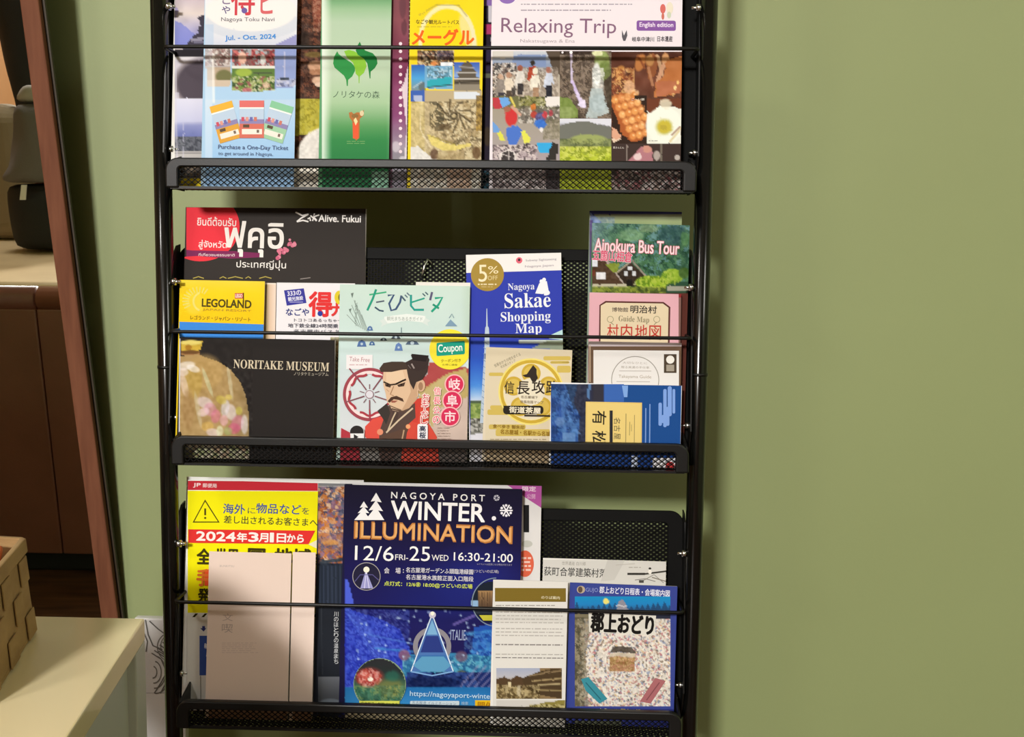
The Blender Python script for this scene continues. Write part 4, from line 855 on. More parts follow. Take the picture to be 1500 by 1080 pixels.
for (t, x, y0, y1) in (('信長公の', 641, 566, 622), ('おもてなし', 624, 578, 620)):
    n = len(t); 
    for i, ch in enumerate(t): yy = y0+(y1-y0)*(i+.5)/n; b.T(ch, x-5-i*.5, yy-5.4, x+5-i*.5, yy+5.4, 'e0486c' if x > 630 else 'c83850', .01, halo=('f4e4dc', .09))
b.disc(524, 634, 10.5, 10, 'e8e4e4').disc(523.5, 633, 10, 9.5, '2c2828').rect(514, 635, 534, 646, 'e8e8e8').poly([(519, 636), (526, 640), (519, 645)], '2c2828')
b.rrect(612, 621, 627, 645, 3, 'e8e8ec').T('高', 615, 624, 624, 632, '34384c', .04).T('桜', 615, 633, 624, 642, '34384c', .04).dash(640, 625, 662, 645, 5, 'b8a098', 5, .2, .7)

b = Sheet('brochure', 'dark brochure picturing an ornate flowered vase at the left of the middle shelf', G2, 1, 4, 263, 491.5, 494, tilt=-.35, base='25211f', thick=.002)
p = Pic(263, 494, 370, 640, 1.6, '25211f', 6)
p.poly([(266, 502), (297, 500), (295, 508), (293, 513), (266, 516)], 'c8a83c').ell(280, 502, 16, 3.5, 'e4d474').ell(276, 509, 5, 4, '9c6c20', .8).rect(266, 514, 292, 520, '9c7448').ell(279, 516, 14, 3, '5c3c1c', .8)
p.poly([(263, 522), (290, 519), (300, 523), (320, 530), (338, 542), (352, 560), (360, 580), (364, 605), (364, 641), (263, 641)], 'a88c5c')
msk = ((p.A[..., 0] > 110)).astype(float)
p.mix(np.clip((p.X-330)/36, 0, 1)*msk, '7c6c4c', .6); p.noise(5, 6)
p.ell(300, 545, 26, 26, 'b8985c', .5).ell(282, 560, 14, 24, 'b09448', .7)
for (x, y, rx, ry, an, c) in ((272, 536, 14, 6, -10, 'e8e4e0'), (283, 540, 10, 5, 20, 'ece8e8'), (268, 545, 8, 6, 0, 'e0d4d0'), (304, 560, 3, 22, -20, 'c0c4a0'), (270, 565, 5, 18, -12, 'd8c4b8'), (337, 560, 2.6, 26, -8, 'c4bc9c'), (300, 590, 12, 8, 20, 'd8ccd8'), (308, 600, 10, 9, 60, 'c88ca0'), (298, 604, 9, 6, -20, 'e0c8d4'), (316, 610, 7, 10, 10, 'c46c88'), (330, 598, 6, 12, 10, 'ccccd8'), (338, 604, 8, 12, -10, 'dcd4dc'), (328, 616, 6, 8, 0, 'd8a4b4'), (348, 620, 9, 12, 20, 'c87c98'), (358, 622, 5, 14, 0, 'd8d4dc'), (343, 628, 9, 8, 0, 'c05878'), (304, 625, 9, 7, 0, 'c8a454'), (312, 634, 10, 6, 10, 'e0d0d4'), (324, 586, 8, 6, 30, 'bcac4c'), (335, 582, 5, 4, 0, 'd0c060'), (350, 602, 5, 6, 0, 'b8b04c'), (322, 632, 5, 8, 0, 'd4dcb8'), (290, 600, 3, 26, -10, 'c0b494'), (334, 632, 6, 6, 0, '94a468'), (276, 600, 9, 30, 0, '9c7c50')):
    p.mix(p.emask(x, y, rx, ry)*0 if False else np.clip(1.15-np.sqrt((((p.X-x)*math.cos(math.radians(an))+(p.Y-y)*math.sin(math.radians(an)))/rx)**2+((-(p.X-x)*math.sin(math.radians(an))+(p.Y-y)*math.cos(math.radians(an)))/ry)**2), 0, .3)/.3*msk, c, .62)
p.noise(12, 4, (263, 530, 370, 641)).mix(1-np.clip(msk, 0, 1), '25211f', 1.0*0)
b.put(p, .7, 4)
b.T(serif('NORITAKE MUSEUM'), 342, 529, 482, 542, 'cfc2a8', -.012, ang=.9).T('ノリタケミュージアム', 430.5, 545.5, 481, 550.5, 'b8b0a0', .0)
p = Pic(263, 640, 365, 690, 2, '8c9070', 7).speck(['a8a888', 'c8b8a8', '7c8454', '9c7864'], 4, .7); b.put(p)
b.line([(263.5, 496), (262.5, 640)], 1.6, 'c8ccd8').line([(491, 497), (491, 645)], 1.0, '8c8478')

b = Sheet('brochure', 'blue shopping map brochure with a gold five percent roundel', G2, 1, 2, 682.5, 822, 373.5, tilt=1.9, base='eceae8', thick=.002)
b.poly([(682, 400), (823, 396), (833, 690), (690, 690)], '3240ac')
p = Pic(689, 498, 829, 690, 2.0, '3044b0', 8).grad([(498, '3044b0'), (530, '2c58c0'), (565, '4888d8'), (580, '98bce4'), (590, 'd8dce8')], (680, 498, 835, 590)).noise(6, 12, (680, 560, 835, 590)).rect(680, 588, 835, 594, '4c5c44').rect(680, 592, 835, 615, '7c9450').speck(['a8b468', '5c7838', '889c54'], 4, .6, (680, 594, 835, 614)).rect(680, 614, 835, 636, '808078').speck(['5c5c54', 'a8a8a0', '38382c', 'c0beb8'], 3, .8, (680, 614, 835, 632)).rect(680, 636, 835, 690, 'd8d8e0')
p.rect(760, 498, 835, 503, 'c0ccc8').poly([(800, 500), (834, 498), (834, 514), (780, 510)], '8c9884')
b.put(p)
b.poly([(804, 492), (824, 483), (824.5, 498), (804, 496)], 'b8dcdc').poly([(712.7, 452), (713.6, 452), (714.5, 478), (716, 480), (717, 492), (717, 512), (708, 620), (703, 620), (709.6, 512), (710, 492), (710.8, 480), (712, 478)], 'b8c8d8')
for y in range(500, 616, 9): b.line([(708.4-(y-500)*.03, y), (715.5-(y-500)*.04, y+5)], 1.0, '7c94b4')
b.rect(709.5, 518, 719, 526, '6c7c98').disc(714, 402.5, 24.2, col='a58a3e').T('5', 701, 388, 713.5, 413, 'f0e4c0', -.005).T('%', 715, 390, 730, 401, 'ece0b8', -.01).T('OFF', 714.5, 404, 729, 410.5, 'dccc98', -.01).dash(700, 415, 728, 418, 1, 'e4d8b0', 4, .6).dash(705, 419.5, 723, 421.5, 1, 'd0c08c', 6, .4)
b.disc(760.5, 381.5, 4.6, col='e0687c').disc(760.5, 380.8, 2, col='4c3038').T('Subway Sightseeing', 770, 379, 815, 383, '9c94a0', .0, ang=-1.5).T('Nagoya Japan', 769, 388, 811, 392, 'a89ca8', .0, ang=-1.5)
b.T(serif('Nagoya'), 744, 415, 783, 427.5, 'dce0f0', -.02, ang=-.5).T(serif('Sakae'), 739, 429, 806.5, 451, 'eceef4', -.02, ang=-.5).T(serif('Shopping'), 733.5, 456.5, 806.5, 474.5, 'e4e8f4', -.02, ang=-.3).T(serif('Map'), 755, 474, 793.5, 492, 'e4e8f4', -.02)
b.disc(793, 412.5, 2.6, 3, 'eceef4').disc(797, 410, 2.8, 3, 'eceef4').poly([(790, 415), (796, 414), (799, 429), (795, 431), (784, 430)], 'eceef4').poly([(794, 413), (801, 412), (804, 428), (801, 433), (797, 433)], 'eceef4').disc(801.5, 429, 4, 3.6, 'eceef4')

b = Sheet('brochure', 'cream brochure with a gold round crest and black brush characters', G2, 1, 3, 712, 838.5, 508.5, tilt=-1.3, base='dcd0b8', thick=.002, matte=True)
b.rect(711, 509, 840, 692, 'd8ccb0', 2)
for (x0, y0, x1, y1) in ((796, 522, 836, 528), (806, 529, 834, 533), (816, 536, 836, 546), (716, 546, 738, 551), (718, 594, 740, 600), (714, 600, 746, 608), (716, 622, 770, 629), (726, 629, 806, 639)): b.rrect(x0, y0, x1, y1, 2.5, 'ccb45c')
b.T('信長ゆかりの地をめぐる', 722, 525, 764, 530, '6c6450', .0, ang=-27).T('名古屋スタンプ', 732, 531, 756, 535, '7c745c', .0, ang=-27)
b.disc(778, 574, 48, 49, 'e8d878').disc(778, 574, 45.5, 46.5, 'c8a83c').disc(778, 574, 41, 42, 'e8dca0').disc(778, 574, 39.5, 40.5, 'e0d6bc')
for k in range(5):
    a = math.radians(-90+72*k); x, y = 778+27*math.cos(a), 574+27*math.sin(a); b.disc(x, y, 14, 14, 'c8a840').disc(x, y, 10.5, 10.5, 'd4b858')
b.disc(778, 574, 20, 20, 'e4dcc4')
b.poly([(765, 550), (772, 548), (776, 542), (781, 535), (786, 541), (786, 548), (788, 554), (784, 560), (780, 560), (776, 553), (770, 553)], '342c28')
b.T('信', 739, 559, 753, 577, '382e26', .02).T('長', 757, 559, 776, 578, '342a24', .02).T('攻', 779, 558, 798, 577, '342a24', .02).T('路', 800, 558, 818, 577, '342a24', .02).T('名古屋城下', 763, 580, 788, 584, '6c5c48', .01).T('信長攻路マップ', 762, 587, 796, 591.5, '7c6c54', .01)
b.rrect(737, 594.5, 796, 607, 5, '2c2822').poly([(737, 594.5), (745, 594.5), (747, 607), (742, 604)], '2c2822').T('街道茶屋', 746, 596.5, 792, 605.5, 'e8e0c8', .04).line([(768, 609), (806, 609.5)], 2.4, '342c24').T('食べ歩き 御朱印', 722, 622.5, 768, 628, '8c6c28', .02, ang=.5).T('名古屋城・名駅から名城', 733, 630.5, 806, 637.5, '94701c', .02, ang=.5).dash(718, 642.5, 804, 645, 1, 'a89878', 3)
b.rect(711, 655, 840, 692, 'b8a484', 2)

b = Sheet('leaflet', 'green village bus tour leaflet standing behind, with a dark blue top edge', G2, 1, 0, 863.5, 999, 308.5, tilt=-.4, base='8c9c8c')
p = Pic(863.5, 309, 999, 690, 2.0, '8ca484', 9).grad([(309, '2c2c60'), (313, '3c4080'), (314, 'a8b498'), (326, 'a4b480'), (345, '7c9890')]).poly([(864, 312), (872, 316), (880, 324), (878, 335), (864, 340)], '8498d0').speck(['8ca8d4', 'a8bccc', '6c88b4'], 4, .5, (864, 318, 900, 345)).rect(863, 322, 869, 420, '54386c', .7); b.put(p)
b = Sheet('leaflet', 'green village bus tour leaflet with pink lettering over thatched houses', G2, 1, 1, 867.5, 1010.5, 326.5, tilt=-.9, base='4c6c4c', thick=.0018)
p = Pic(867.5, 327, 1010.5, 690, 1.7, '3c5c48', 10).grad([(327, '64848c'), (345, '4c7460'), (400, '2c4c38')]).speck(['4c7850', '5c8c64', '2c5440', '6c98a0', '3c6448', '244434'], 5, .65, (860, 326, 1012, 412)).noise(14, 9, (860, 326, 1012, 412))
p.mix(np.clip((905-p.X)/50, 0, 1)*(p.Y < 370), '9cb8cc', .6).ell(925, 345, 18, 9, '8cb488', .6).ell(950, 335, 14, 6, 'a0b888', .5).ell(985, 345, 22, 14, '2c4c58', .6).ell(1003, 350, 6, 10, '5c8c54', .7)
p.poly([(863, 380), (883, 378), (920, 420), (863, 420)], '4c3828').poly([(883, 377), (888, 378), (922, 419), (917, 422)], 'a89c94').rect(864, 379, 875, 391, 'd8dce4').rect(873, 399, 887, 409, 'dcdce0').rect(866, 395, 872, 404, '6c3828').poly([(886, 386), (908, 386), (904, 399), (899, 400)], '7c8c34')
p.poly([(924, 384), (948, 407), (940, 418), (918, 420), (903, 400)], '33281e').line(924, 383, 903, 400, 2, 'b4a894').line(927, 383, 948, 407, 2.4, '94887c').rect(920, 391, 926, 396, 'd0d4d8').rect(914, 398, 920, 405, 'c8ccd0').rect(926, 398, 932, 405, 'c8ccd0').rect(918, 410, 926, 420, '181410').rect(929, 412, 938, 417, 'a8a494')
p.ell(985, 404, 16, 10, '6c9434').ell(955, 414, 24, 10, '7c9c28').speck(['a0bc38', '5c8020', '8cac2c', 'b4c450'], 3.5, .7, None, 0, np.clip(p.emask(955, 414, 24, 10)+p.emask(985, 405, 16, 11), 0, 1)).ell(1002, 400, 8, 8, '44642c').rect(978, 419, 1012, 427, 'b8b0a0', .8).rect(863, 416, 918, 421, 'b8b49c').rect(863, 421, 975, 429, '54642c').speck(['9ca83c', '3c4c20', '748434'], 4, .6, (863, 420, 975, 429)).rect(860, 429, 1012, 690, '5c3028')
b.put(p)
b.T('Ainokura Bus Tour', 871, 352, 995, 370.5, 'f4e0e4', .015, ang=1.2, halo=('d8788c', .055)).T('五箇山相倉', 868, 367.5, 926, 383, 'd04c6c', .03, ang=2, halo=('ecc8d0', .07))

b = Sheet('brochure', 'pink village guide map brochure with red characters in a cream panel', G2, 1, 2, 863.5, 998, 428.5, tilt=-.4, base='dcb0b8', thick=.0018, matte=True)
b.rect(862, 430, 1000, 692, 'dcaab4')
b.poly([(878, 447), (887, 441), (972, 442.5), (982, 450), (980.5, 520), (877, 520)], '5c3430').poly([(880, 448), (888, 443.5), (971, 444.8), (979.3, 451), (978, 520), (879.5, 520)], 'dcccac')
b.T('博物館', 896.5, 450.5, 920, 457, '64584c', .03).T('明治村', 923.5, 448, 962, 459, '3c3630', .03, ang=.5).T(serif('Guide Map'), 906, 463.5, 951, 474, '8c8468', -.03, ang=2)
for sx in (894, 962): b.ring(sx, 468, 4, 5, 'a49c7c', n=20).line([(sx, 472), (sx+(5 if sx < 920 else -4), 476)], 1, '8c8468')
b.T('村', 889.5, 475, 906, 496, 'bc3c34', .01).T('内', 909.5, 475, 926, 496, 'bc3c34', .01).T('地', 930.5, 476, 948, 496, 'bc3c34', .01).T('図', 951, 477, 968, 498, 'bc3c34', .01)
b.rect(994, 429, 1000, 440, '8c2c30').rect(994, 436, 999, 692, '7c5c54')

b = Sheet('leaflet', 'white leaflet framed in brown with a thin grey circle, above the indigo brochure', G2, 1, 3, 862.5, 998.5, 500, tilt=-.4, base='d8ccc8', thick=.0018)
b.rect(862, 501, 1000, 507.5, 'c4b8bc').rect(862, 507.5, 1000, 692, '66503f').rect(869.3, 513, 994.5, 692, 'e2e0de', 1).rect(863.5, 506, 865, 560, 'c0a890')
b.ring(930.5, 557, 34, 35.2, '98948c').T('大切なひとに', 912, 530, 948, 533.5, 'a49c94', .0).T('贈る美濃の手仕事', 910, 536.5, 951, 540, '9c9488', .0).line([(907, 543.5), (954, 543.8)], .8, 'a8a098').T('Takayama Guide', 906, 549.5, 954, 555.5, 'a89c8c', .0).line([(903, 559), (952, 559.5)], .8, 'a8a098')
b.rect(972.5, 519, 991, 546.5, '4c4034').disc(981.8, 527, 6, 6, 'e8e6e0').rect(976, 534.5, 987.5, 544, 'a0988a')

b = Sheet('brochure', 'deep blue brochure with a yellow panel of characters turned on their side', G2, 1, 5, 807.5, 999, 560, tilt=-.75, base='e2e6ea', thick=.002)
b.poly([(807, 562.5), (998, 565), (996, 694), (807, 694)], '1c4a8c')
p = Pic(808, 563, 893, 690, 1.9, '2c4c84', 12).grad([(563, '2c4478'), (600, '34589c'), (655, '1c3c74')]).speck(['3c68a8', '24407c', '4474b0', '1c3464', '3054a0'], 9, .6, (808, 563, 860, 655)).speck(['5c8cc8', '1c2c54', '3c64a4'], 4, .35, (826, 563, 860, 655))
p.poly([(828, 563), (848, 563), (862, 580), (856, 600), (840, 600)], '24344c', .7).rect(868, 563, 888, 588, '33323c').poly([(846, 563), (870, 563), (870, 580), (862, 600), (862, 655), (845, 655), (850, 610), (840, 590)], '2c2c3c', .85).poly([(862, 563), (866, 563), (863, 584), (859, 582)], '5478a8').line(824, 575, 828, 655, 5, '5c88c0', .5).rect(824, 634, 843, 652, '6c94c4', .7).ell(820, 618, 7, 7, '7ca0cc', .5).poly([(830, 600), (850, 636), (838, 634)], '6090cc', .5).rect(885, 563, 893, 588, '3458a0').rect(808, 655, 893, 690, '203c64').speck(['3c6c9c', '1c2c4c', '284c80'], 5, .6, (808, 655, 893, 690))
b.put(p)
b.rect(885.5, 563, 914, 589, '3a64b0').poly([(911, 565), (920, 565), (919, 582), (914, 582)], '7ca4e0')
b.poly([(858, 588.5), (940.5, 590), (940, 654), (857.5, 653)], 'dcc070').poly([(860, 590), (938, 592), (938, 652), (860, 652)], 'e2c97c')
b.T('有', 868, 602, 888, 622, '2c2820', .02, ang=90).T('松', 867, 632, 888, 652, '2c2820', .02, ang=90).rect(893, 601.5, 897.5, 656, '2c2c30')
for i, t in enumerate('名古屋'): b.T(t, 899.5, 611.5+i*11.5, 908.5, 621+i*11.5, '54503c', -.005, ang=90)
b.line([(917, 606), (916.5, 650)], 1.1, '9c8c5c').line([(922.5, 618), (922, 638)], 1.0, 'a4945c').line([(929.5, 608), (929, 650)], .9, '9c8c5c').line([(925, 622), (925, 632)], .8, 'a4945c')
for (x, y0, y1) in ((946, 598, 656), (952, 592, 656)): b.line([(x, y0), (x-.5, y1)], 1.6, '7c9cd4')
for (x, y0, y1, w) in ((967, 590, 624, 5), (974, 570, 626, 5), (981, 566, 610, 6), (987, 570, 606, 4), (978, 596, 624, 5), (971, 608, 620, 4)): b.rrect(x-w/2, y0, x+w/2, y1, w*.45, '7ca0e0')
b.rect(807, 655, 1000, 694, '1c3c7c').rect(925, 668, 934, 690, 'b8c4dc').rect(956, 671, 975, 692, 'e4e4e8').disc(981.5, 683, 6.5, 7, 'c83c3c').ring(981.5, 683, 6.5, 9, 'e4e4e8').rect(975, 671, 990, 675, 'e4e4e8')
# ================================================================== bottom visible shelf
b = Sheet('leaflet', 'white leaflet behind the yellow warning flyer, only its top edge showing', G3, 2, 0, 273.5, 533, 698.5, tilt=-.1, base='ecebe6')
b = Sheet('flyer', 'yellow postal warning flyer with a red band and a triangle sign', G3, 2, 1, 275.5, 470, 703, tilt=-.5, base='ecece8', thick=.0016)
b.rect(275, 704.5, 465.5, 718, 'c42c38', 1.5).T('JP', 283, 708, 294, 714.5, 'ecd8d8', .05).T('郵便局', 297, 708.5, 317.5, 714.5, 'e4c0c0', .04)
b.rect(275, 719, 467, 908, 'f0e80c', 1)
b.line([(300.5, 733.5), (320.5, 765), (283.5, 765)], 3.2, '4c4210', closed=True).rect(299.3, 745, 302, 755, '4c4210').disc(300.7, 759, 1.6, col='4c4210', n=12)
for (t, x0, x1) in (('海外', 327, 359), ('物品など', 375.5, 441)): b.T(t, x0, 738.5, x1, 753, '44589c', .025, ang=.7)
b.T('に', 363, 744, 374, 752.5, '585c4c', .0).T('を', 442.5, 744, 453, 753.5, '585c4c', .01).T('差し出されるお客さまへ', 328, 757.5, 465, 769, '4c4a2c', .015, ang=.4)
b.poly([(276, 775.5), (462, 777.5), (452, 797.5), (276, 795.5)], 'dc3430')
for (t, x0, y0, x1, y1) in (('2024', 288, 779.5, 345, 792.5), ('年', 347.5, 780.5, 362, 793.5), ('3', 364.5, 780.5, 378.5, 793.5), ('月', 379.5, 781.5, 393, 794), ('1', 396, 781, 401, 794), ('日', 406, 782, 419, 794.5), ('から', 421, 783, 445, 794.5)): b.T(t, x0, y0, x1, y1, 'f6ece8', .045)
b.poly([(452, 797.5), (467, 790), (467, 805)], 'e4e0c4')
b.T('全', 289, 804, 309, 826, '3c360c', .05).T('世界', 316, 804, 350, 826, '3c360c', .05).T('国', 364, 804, 388, 826, '3c360c', .05).T('地域', 403, 804, 455, 826, '3c360c', .05).T('る', 459, 812, 469, 827, '3c360c', .03)
b.rect(300, 834, 312, 858, 'e05028').T('手', 289, 834, 306, 858, 'd8702c', .06).T('発', 291, 862, 307, 881, '34300c', .04).rect(458, 838, 468, 858, 'b84818').rect(458, 858, 468, 890, 'e0b020').rect(462, 864, 466, 880, 'c88018')
b.rect(275, 897.5, 468, 1085, 'dadad4', 1)
for i in range(14): x = 282+i*13.5; b.poly([(x, 904), (x+5, 898.5), (x+9, 898.5), (x+4, 904)], '34300c')
b.poly([(297, 917), (301, 917), (301, 920), (303, 920), (299, 925), (294, 920), (297, 920)], '343c78').rect(293, 931, 312, 989, '3c549c').T('輸', 300, 942, 307, 950, 'e0e4ec', .03).T('出', 303, 955, 309, 962, 'e0e4ec', .03).line([(294.5, 990), (295, 1032)], 1, '8c8c84').rect(462, 912, 467, 1040, 'e8e4e0').disc(464, 922, 1.8, col='44403c', n=10).rect(463.5, 942, 464.5, 1030, 'b0a0a8').rect(275, 1040, 468, 1090, '94785c')

b = Sheet('flyer', 'white flyer with a purple corner standing behind the dark blue winter one', G3, 2, 1, 498, 793.5, 706, tilt=-.2, base='e4e2e0')
b.rect(497, 707.5, 795, 1090, 'dcdad8').poly([(735, 707), (794, 709), (794, 745), (768, 728), (745, 712)], 'b0549c').T('限定', 765, 713, 785, 720, 'ecd0e0', .04).T('公開', 772, 724, 784, 731, 'd8a8c8', .03).rect(767, 740, 775, 780, '1c1c1c').disc(769, 826, 13, 19.5, 'd86448').dash(764, 815, 779, 838, 4, 'ecc8bc', 5, .5).disc(772, 797, 8, 5, 'c0c0b8').rect(741, 707, 763, 709, 'c8c4c4')

b = Sheet('brochure', 'autumn leaves brochure with white vertical lettering, left of the dark blue winter flyer', G3, 2, 2, 466, 516, 708, tilt=-.2, base='2c303c')
p = Pic(466, 708, 516, 1090, 1.6, '2c303c', 13).speck(['c89468', '8c6478', '6c6c80', 'd8b494', 'a05c34', '484c64', '886c84', 'c87c3c'], 4.2, .95, (466, 712, 516, 828)).noise(14, 14, (466, 708, 516, 828)).rect(466, 708, 505, 714, 'b8b8b4', .6).rect(466, 780, 516, 808, '7c6474', .4).ell(484, 795, 12, 4, 'd89848', .7).ell(474, 784, 8, 3, 'c8783c', .7)
p.rect(466, 826, 516, 992, '242c3a').line(470, 824, 516, 818, 5, '38404c')
for x in range(468, 512, 6): p.line(x, 830, x+.5, 890, 2, '3c465c', .7)
p.rect(466, 888, 516, 992, '22262e').rect(466, 992, 516, 1034, '5c6068').grad([(990, '6c7078'), (1020, '545860')], (466, 992, 516, 1034)).ell(484, 1030, 16, 6, '8c9cac', .6).rect(466, 1040, 516, 1090, '1c1e22').line(471, 890, 472, 990, 1, '3c4048')
b.put(p); b.VT('川のほとりの温泉まち', 492.5, 896, 973, 6.5, 'c8ccd0', .01).VT('まち歩きガイド', 504.5, 896, 966, 4.5, 'a0a8b4', .0)

b = Sheet('flyer', 'dark blue winter illumination flyer with white fir trees and gold lettering', G3, 2, 3, 504.5, 765.5, 710, tilt=-.45, base='1c1a3c', thick=.0014)
p = Pic(504.5, 710, 765.5, 1090, 2.0, '1a1838', 14).grad([(710, '17132a'), (780, '191538'), (830, '1b1850'), (885, '1c1b5a'), (900, '1e1a54')])
p.ell(700, 850, 50, 40, '243090', .5, soft=1.2).ell(640, 880, 60, 40, '1c2880', .4, soft=1.2)
p.poly([(505, 890), (525, 897), (560, 908), (585, 922), (600, 950), (612, 985), (600, 1010), (505, 1010)], '2c3cb8').poly([(505, 850), (510, 850), (520, 890), (505, 895)], '4c60d8')
for i in range(8): p.line(506+i*4, 893+i*2, 545+i*5, 960+i*3, 2.2, '5c7ce0', .5)
p.speck(['4c68d8', '2c38a8', '6c8cec', '1c2888'], 3, .35, (505, 893, 600, 1008)).line(540, 930, 612, 945, 2.5, '5480d8', .6).line(550, 950, 605, 955, 3, '3c90d0', .6)
p.poly([(765, 893), (725, 912), (695, 920), (690, 960), (765, 970)], '2450ac').line(665, 915, 695, 902, 4, '8c7cc8', .6).line(680, 930, 765, 918, 4, '3c8ccc', .7).line(690, 955, 765, 945, 4, '3c88d0', .7).ell(745, 945, 40, 20, '3078c8', .5, soft=.8).speck(['4c98d8', '2450a8', '1c3078', '6cb4e0'], 4, .35, (680, 925, 765, 975))
p.poly([(590, 960), (640, 955), (765, 965), (765, 990), (590, 992)], '3880b0').speck(['5cb0c8', '2c6894', '84c8d0', '1c4878'], 4, .5, (590, 962, 725, 988)).ell(592, 960, 8, 8, '8c5c70', .8).ell(676, 962, 9, 8, '6c5068', .8).ell(676, 990, 9, 8, '54482c', .7)
p.poly([(595, 985), (765, 985), (765, 1010), (595, 1010)], '1c2c68').speck(['2c4484', '141c48', '38589c'], 4, .6, (595, 985, 700, 1008)).ell(632, 1000, 42, 9, '0c1844', .8, soft=.6)
for i in range(7): p.line(672+i*10, 1010, 700+i*12, 976, 2.5, '8c88b0', .6)
p.rect(505, 1008, 766, 1040, '2c80c0').grad([(1006, '2068a8'), (1040, '3c90cc')], (505, 1008, 766, 1040)).rect(505, 1040, 766, 1092, '94886c').noise(10, 8, (505, 1040, 766, 1092))
for i in range(60): x, y = p.r.uniform(508, 760), p.r.uniform(893, 975); p.ell(x, y, 1.6, 1.6, 'b8d4f4', .8, soft=1)
# illuminated cone in front of a big wheel
b.put(p)
b.ring(633, 947, 21, 28, '8c8890', n=40).T('ITALIE', 660, 923, 682, 938, '98a4c8', .02)
b.poly([(633, 902), (603, 984), (664, 984)], '4c74b4').poly([(633, 908), (625, 930), (641, 930)], '7cb0d8').poly([(624, 932), (616, 956), (650, 956), (642, 932)], '2c3c84').poly([(613, 960), (607, 975), (660, 975), (653, 960)], '3c70b0').line([(633, 900), (602, 984)], 1.6, 'd8e8f8').line([(633, 900), (664, 984)], 1.6, 'd8e8f8').line([(602, 984), (633, 990), (664, 984)], 2, '7ca8dc').poly([(605, 975), (618, 962), (650, 962), (661, 975), (650, 984), (618, 984)], '5c9cc4').disc(633.5, 901, 5, 5, 'c8c4d8').disc(633.5, 899, 2.5, 3, 'fff4e0')
b.poly([(520, 762), (530, 751), (524, 752), (532, 743), (527, 744), (533, 734.5), (539, 744), (534, 743.5), (541, 752), (535.5, 751.5), (542, 762)], 'f0eeee').poly([(535, 762), (547, 747), (540, 748), (550, 734), (543, 735), (551, 722), (559, 736), (552, 735), (561, 749), (554, 748), (563, 762)], 'f0eeee').poly([(519, 762), (544, 762), (531, 748)], 'f0eeee')
b.T('N A G O Y A   P O R T', 573, 723, 710, 732.5, 'eceaea', .02, ang=.5).T('WINTER', 573, 736.5, 710, 762.5, 'f4f2f2', .03, ang=.6).T('ILLUMINATION', 519, 767.5, 750, 793, 'b8783c', .035, ang=.4)
b.T('ILLUMINATION', 520.5, 769, 748.5, 791.5, 'e0a868', .008, ang=.4)
gr = random.Random(2); gv, gf = [], []
for i in range(420):
    x, y = gr.uniform(520, 749), gr.uniform(769, 792); k = len(gv); gv += [(x-.5, y-.5), (x+.5, y-.5), (x+.5, y+.5), (x-.5, y+.5)]; gf.append((k, k+1, k+2, k+3))
b.disc(727.5, 729.5, 4.5, col='c8c6d0', n=12).disc(723.5, 759.5, 3.2, col='e8e6ec', n=14)
for k in range(6):
    a = math.radians(60*k); b.line([(741.5, 748), (741.5+9.5*math.cos(a), 748+9.5*math.sin(a))], 2, 'f0eef2'); b.disc(741.5+7.5*math.cos(a+.5), 748+7.5*math.sin(a+.5), 2, col='e8e6ee', n=10)
for k in range(6): a = math.radians(60*k+20); b.line([(727.5, 729.5), (727.5+5.5*math.cos(a), 729.5+5.5*math.sin(a))], 1, '24223c')
b.T('12/6', 520, 800, 577, 821.5, 'f2f0f0', .004, ang=.3).T('FRI-', 579, 812.5, 598, 820.5, 'e4e2e4', .01).T('25', 600, 800.5, 630, 822, 'f2f0f0', .004).T('WED', 632.5, 813, 657, 821.5, 'e4e2e4', .01).T('16:30-21:00', 665, 810.5, 751, 822.5, 'f0eef0', .01, ang=.3).T('※イベントは変更になる場合があります', 699, 825.5, 750, 828.5, 'a8a4b8', .0)
b.disc(537, 844.5, 20.6, 20.6, 'a8a4a4').disc(537, 844.5, 19.6, 19.6, '24223a').poly([(536, 835), (528, 862), (547, 862)], '9c9cd0').line([(536.5, 838), (534, 862)], .9, 'e0e0f8').line([(537, 838), (541, 862)], .9, 'e0e0f8').disc(537, 834.5, 4.4, col='f4f0dc').line([(520, 852), (528, 842), (546, 842), (555, 850)], 1.2, '5c5890')
b.T('会', 563, 831.5, 570.5, 840, 'd8d4dc', .02).T('場', 579.5, 831.8, 587, 840.3, 'd8d4dc', .02).T(':', 590.5, 834, 591.7, 839, 'd8d4dc', .02).T('名古屋港ガーデンふ頭臨港緑園', 595, 832.5, 693, 840, 'dcdae2', .02, ang=.3).T('(つどいの広場)', 694, 834.5, 730.5, 840, 'c8c4d4', .0).T('名古屋港水族館正面入口階段', 595, 843, 693.5, 850.5, 'dcdae2', .02, ang=.3).T('点灯式：12/6㊎ 18:00@つどいの広場', 563, 853.5, 692, 861, 'd4e064', .02, ang=.4)
q = Pic(690, 852, 740, 912, 1.6, '1c2430', 15).rect(700, 866, 740, 890, '8c6c4c').grad([(866, 'a88458'), (888, '5c4838')], (700, 866, 740, 890))
for x in range(702, 740, 4): q.line(x, 868, x, 888, 1.2, '4c3828')
q.rect(690, 880, 700, 892, '8cb0d4').rect(690, 890, 740, 899, '2c3440').crop_ell(727, 882, 36, 31); b.put(q)
b.ring(727, 882, 34.5, 36, '7c8ca0', a0=90, a1=270).poly([(702, 901), (740, 901), (740, 909), (708, 909)], 'c4c040')
b.disc(556.5, 1002.5, 38.5, 38.5, '8ca488')
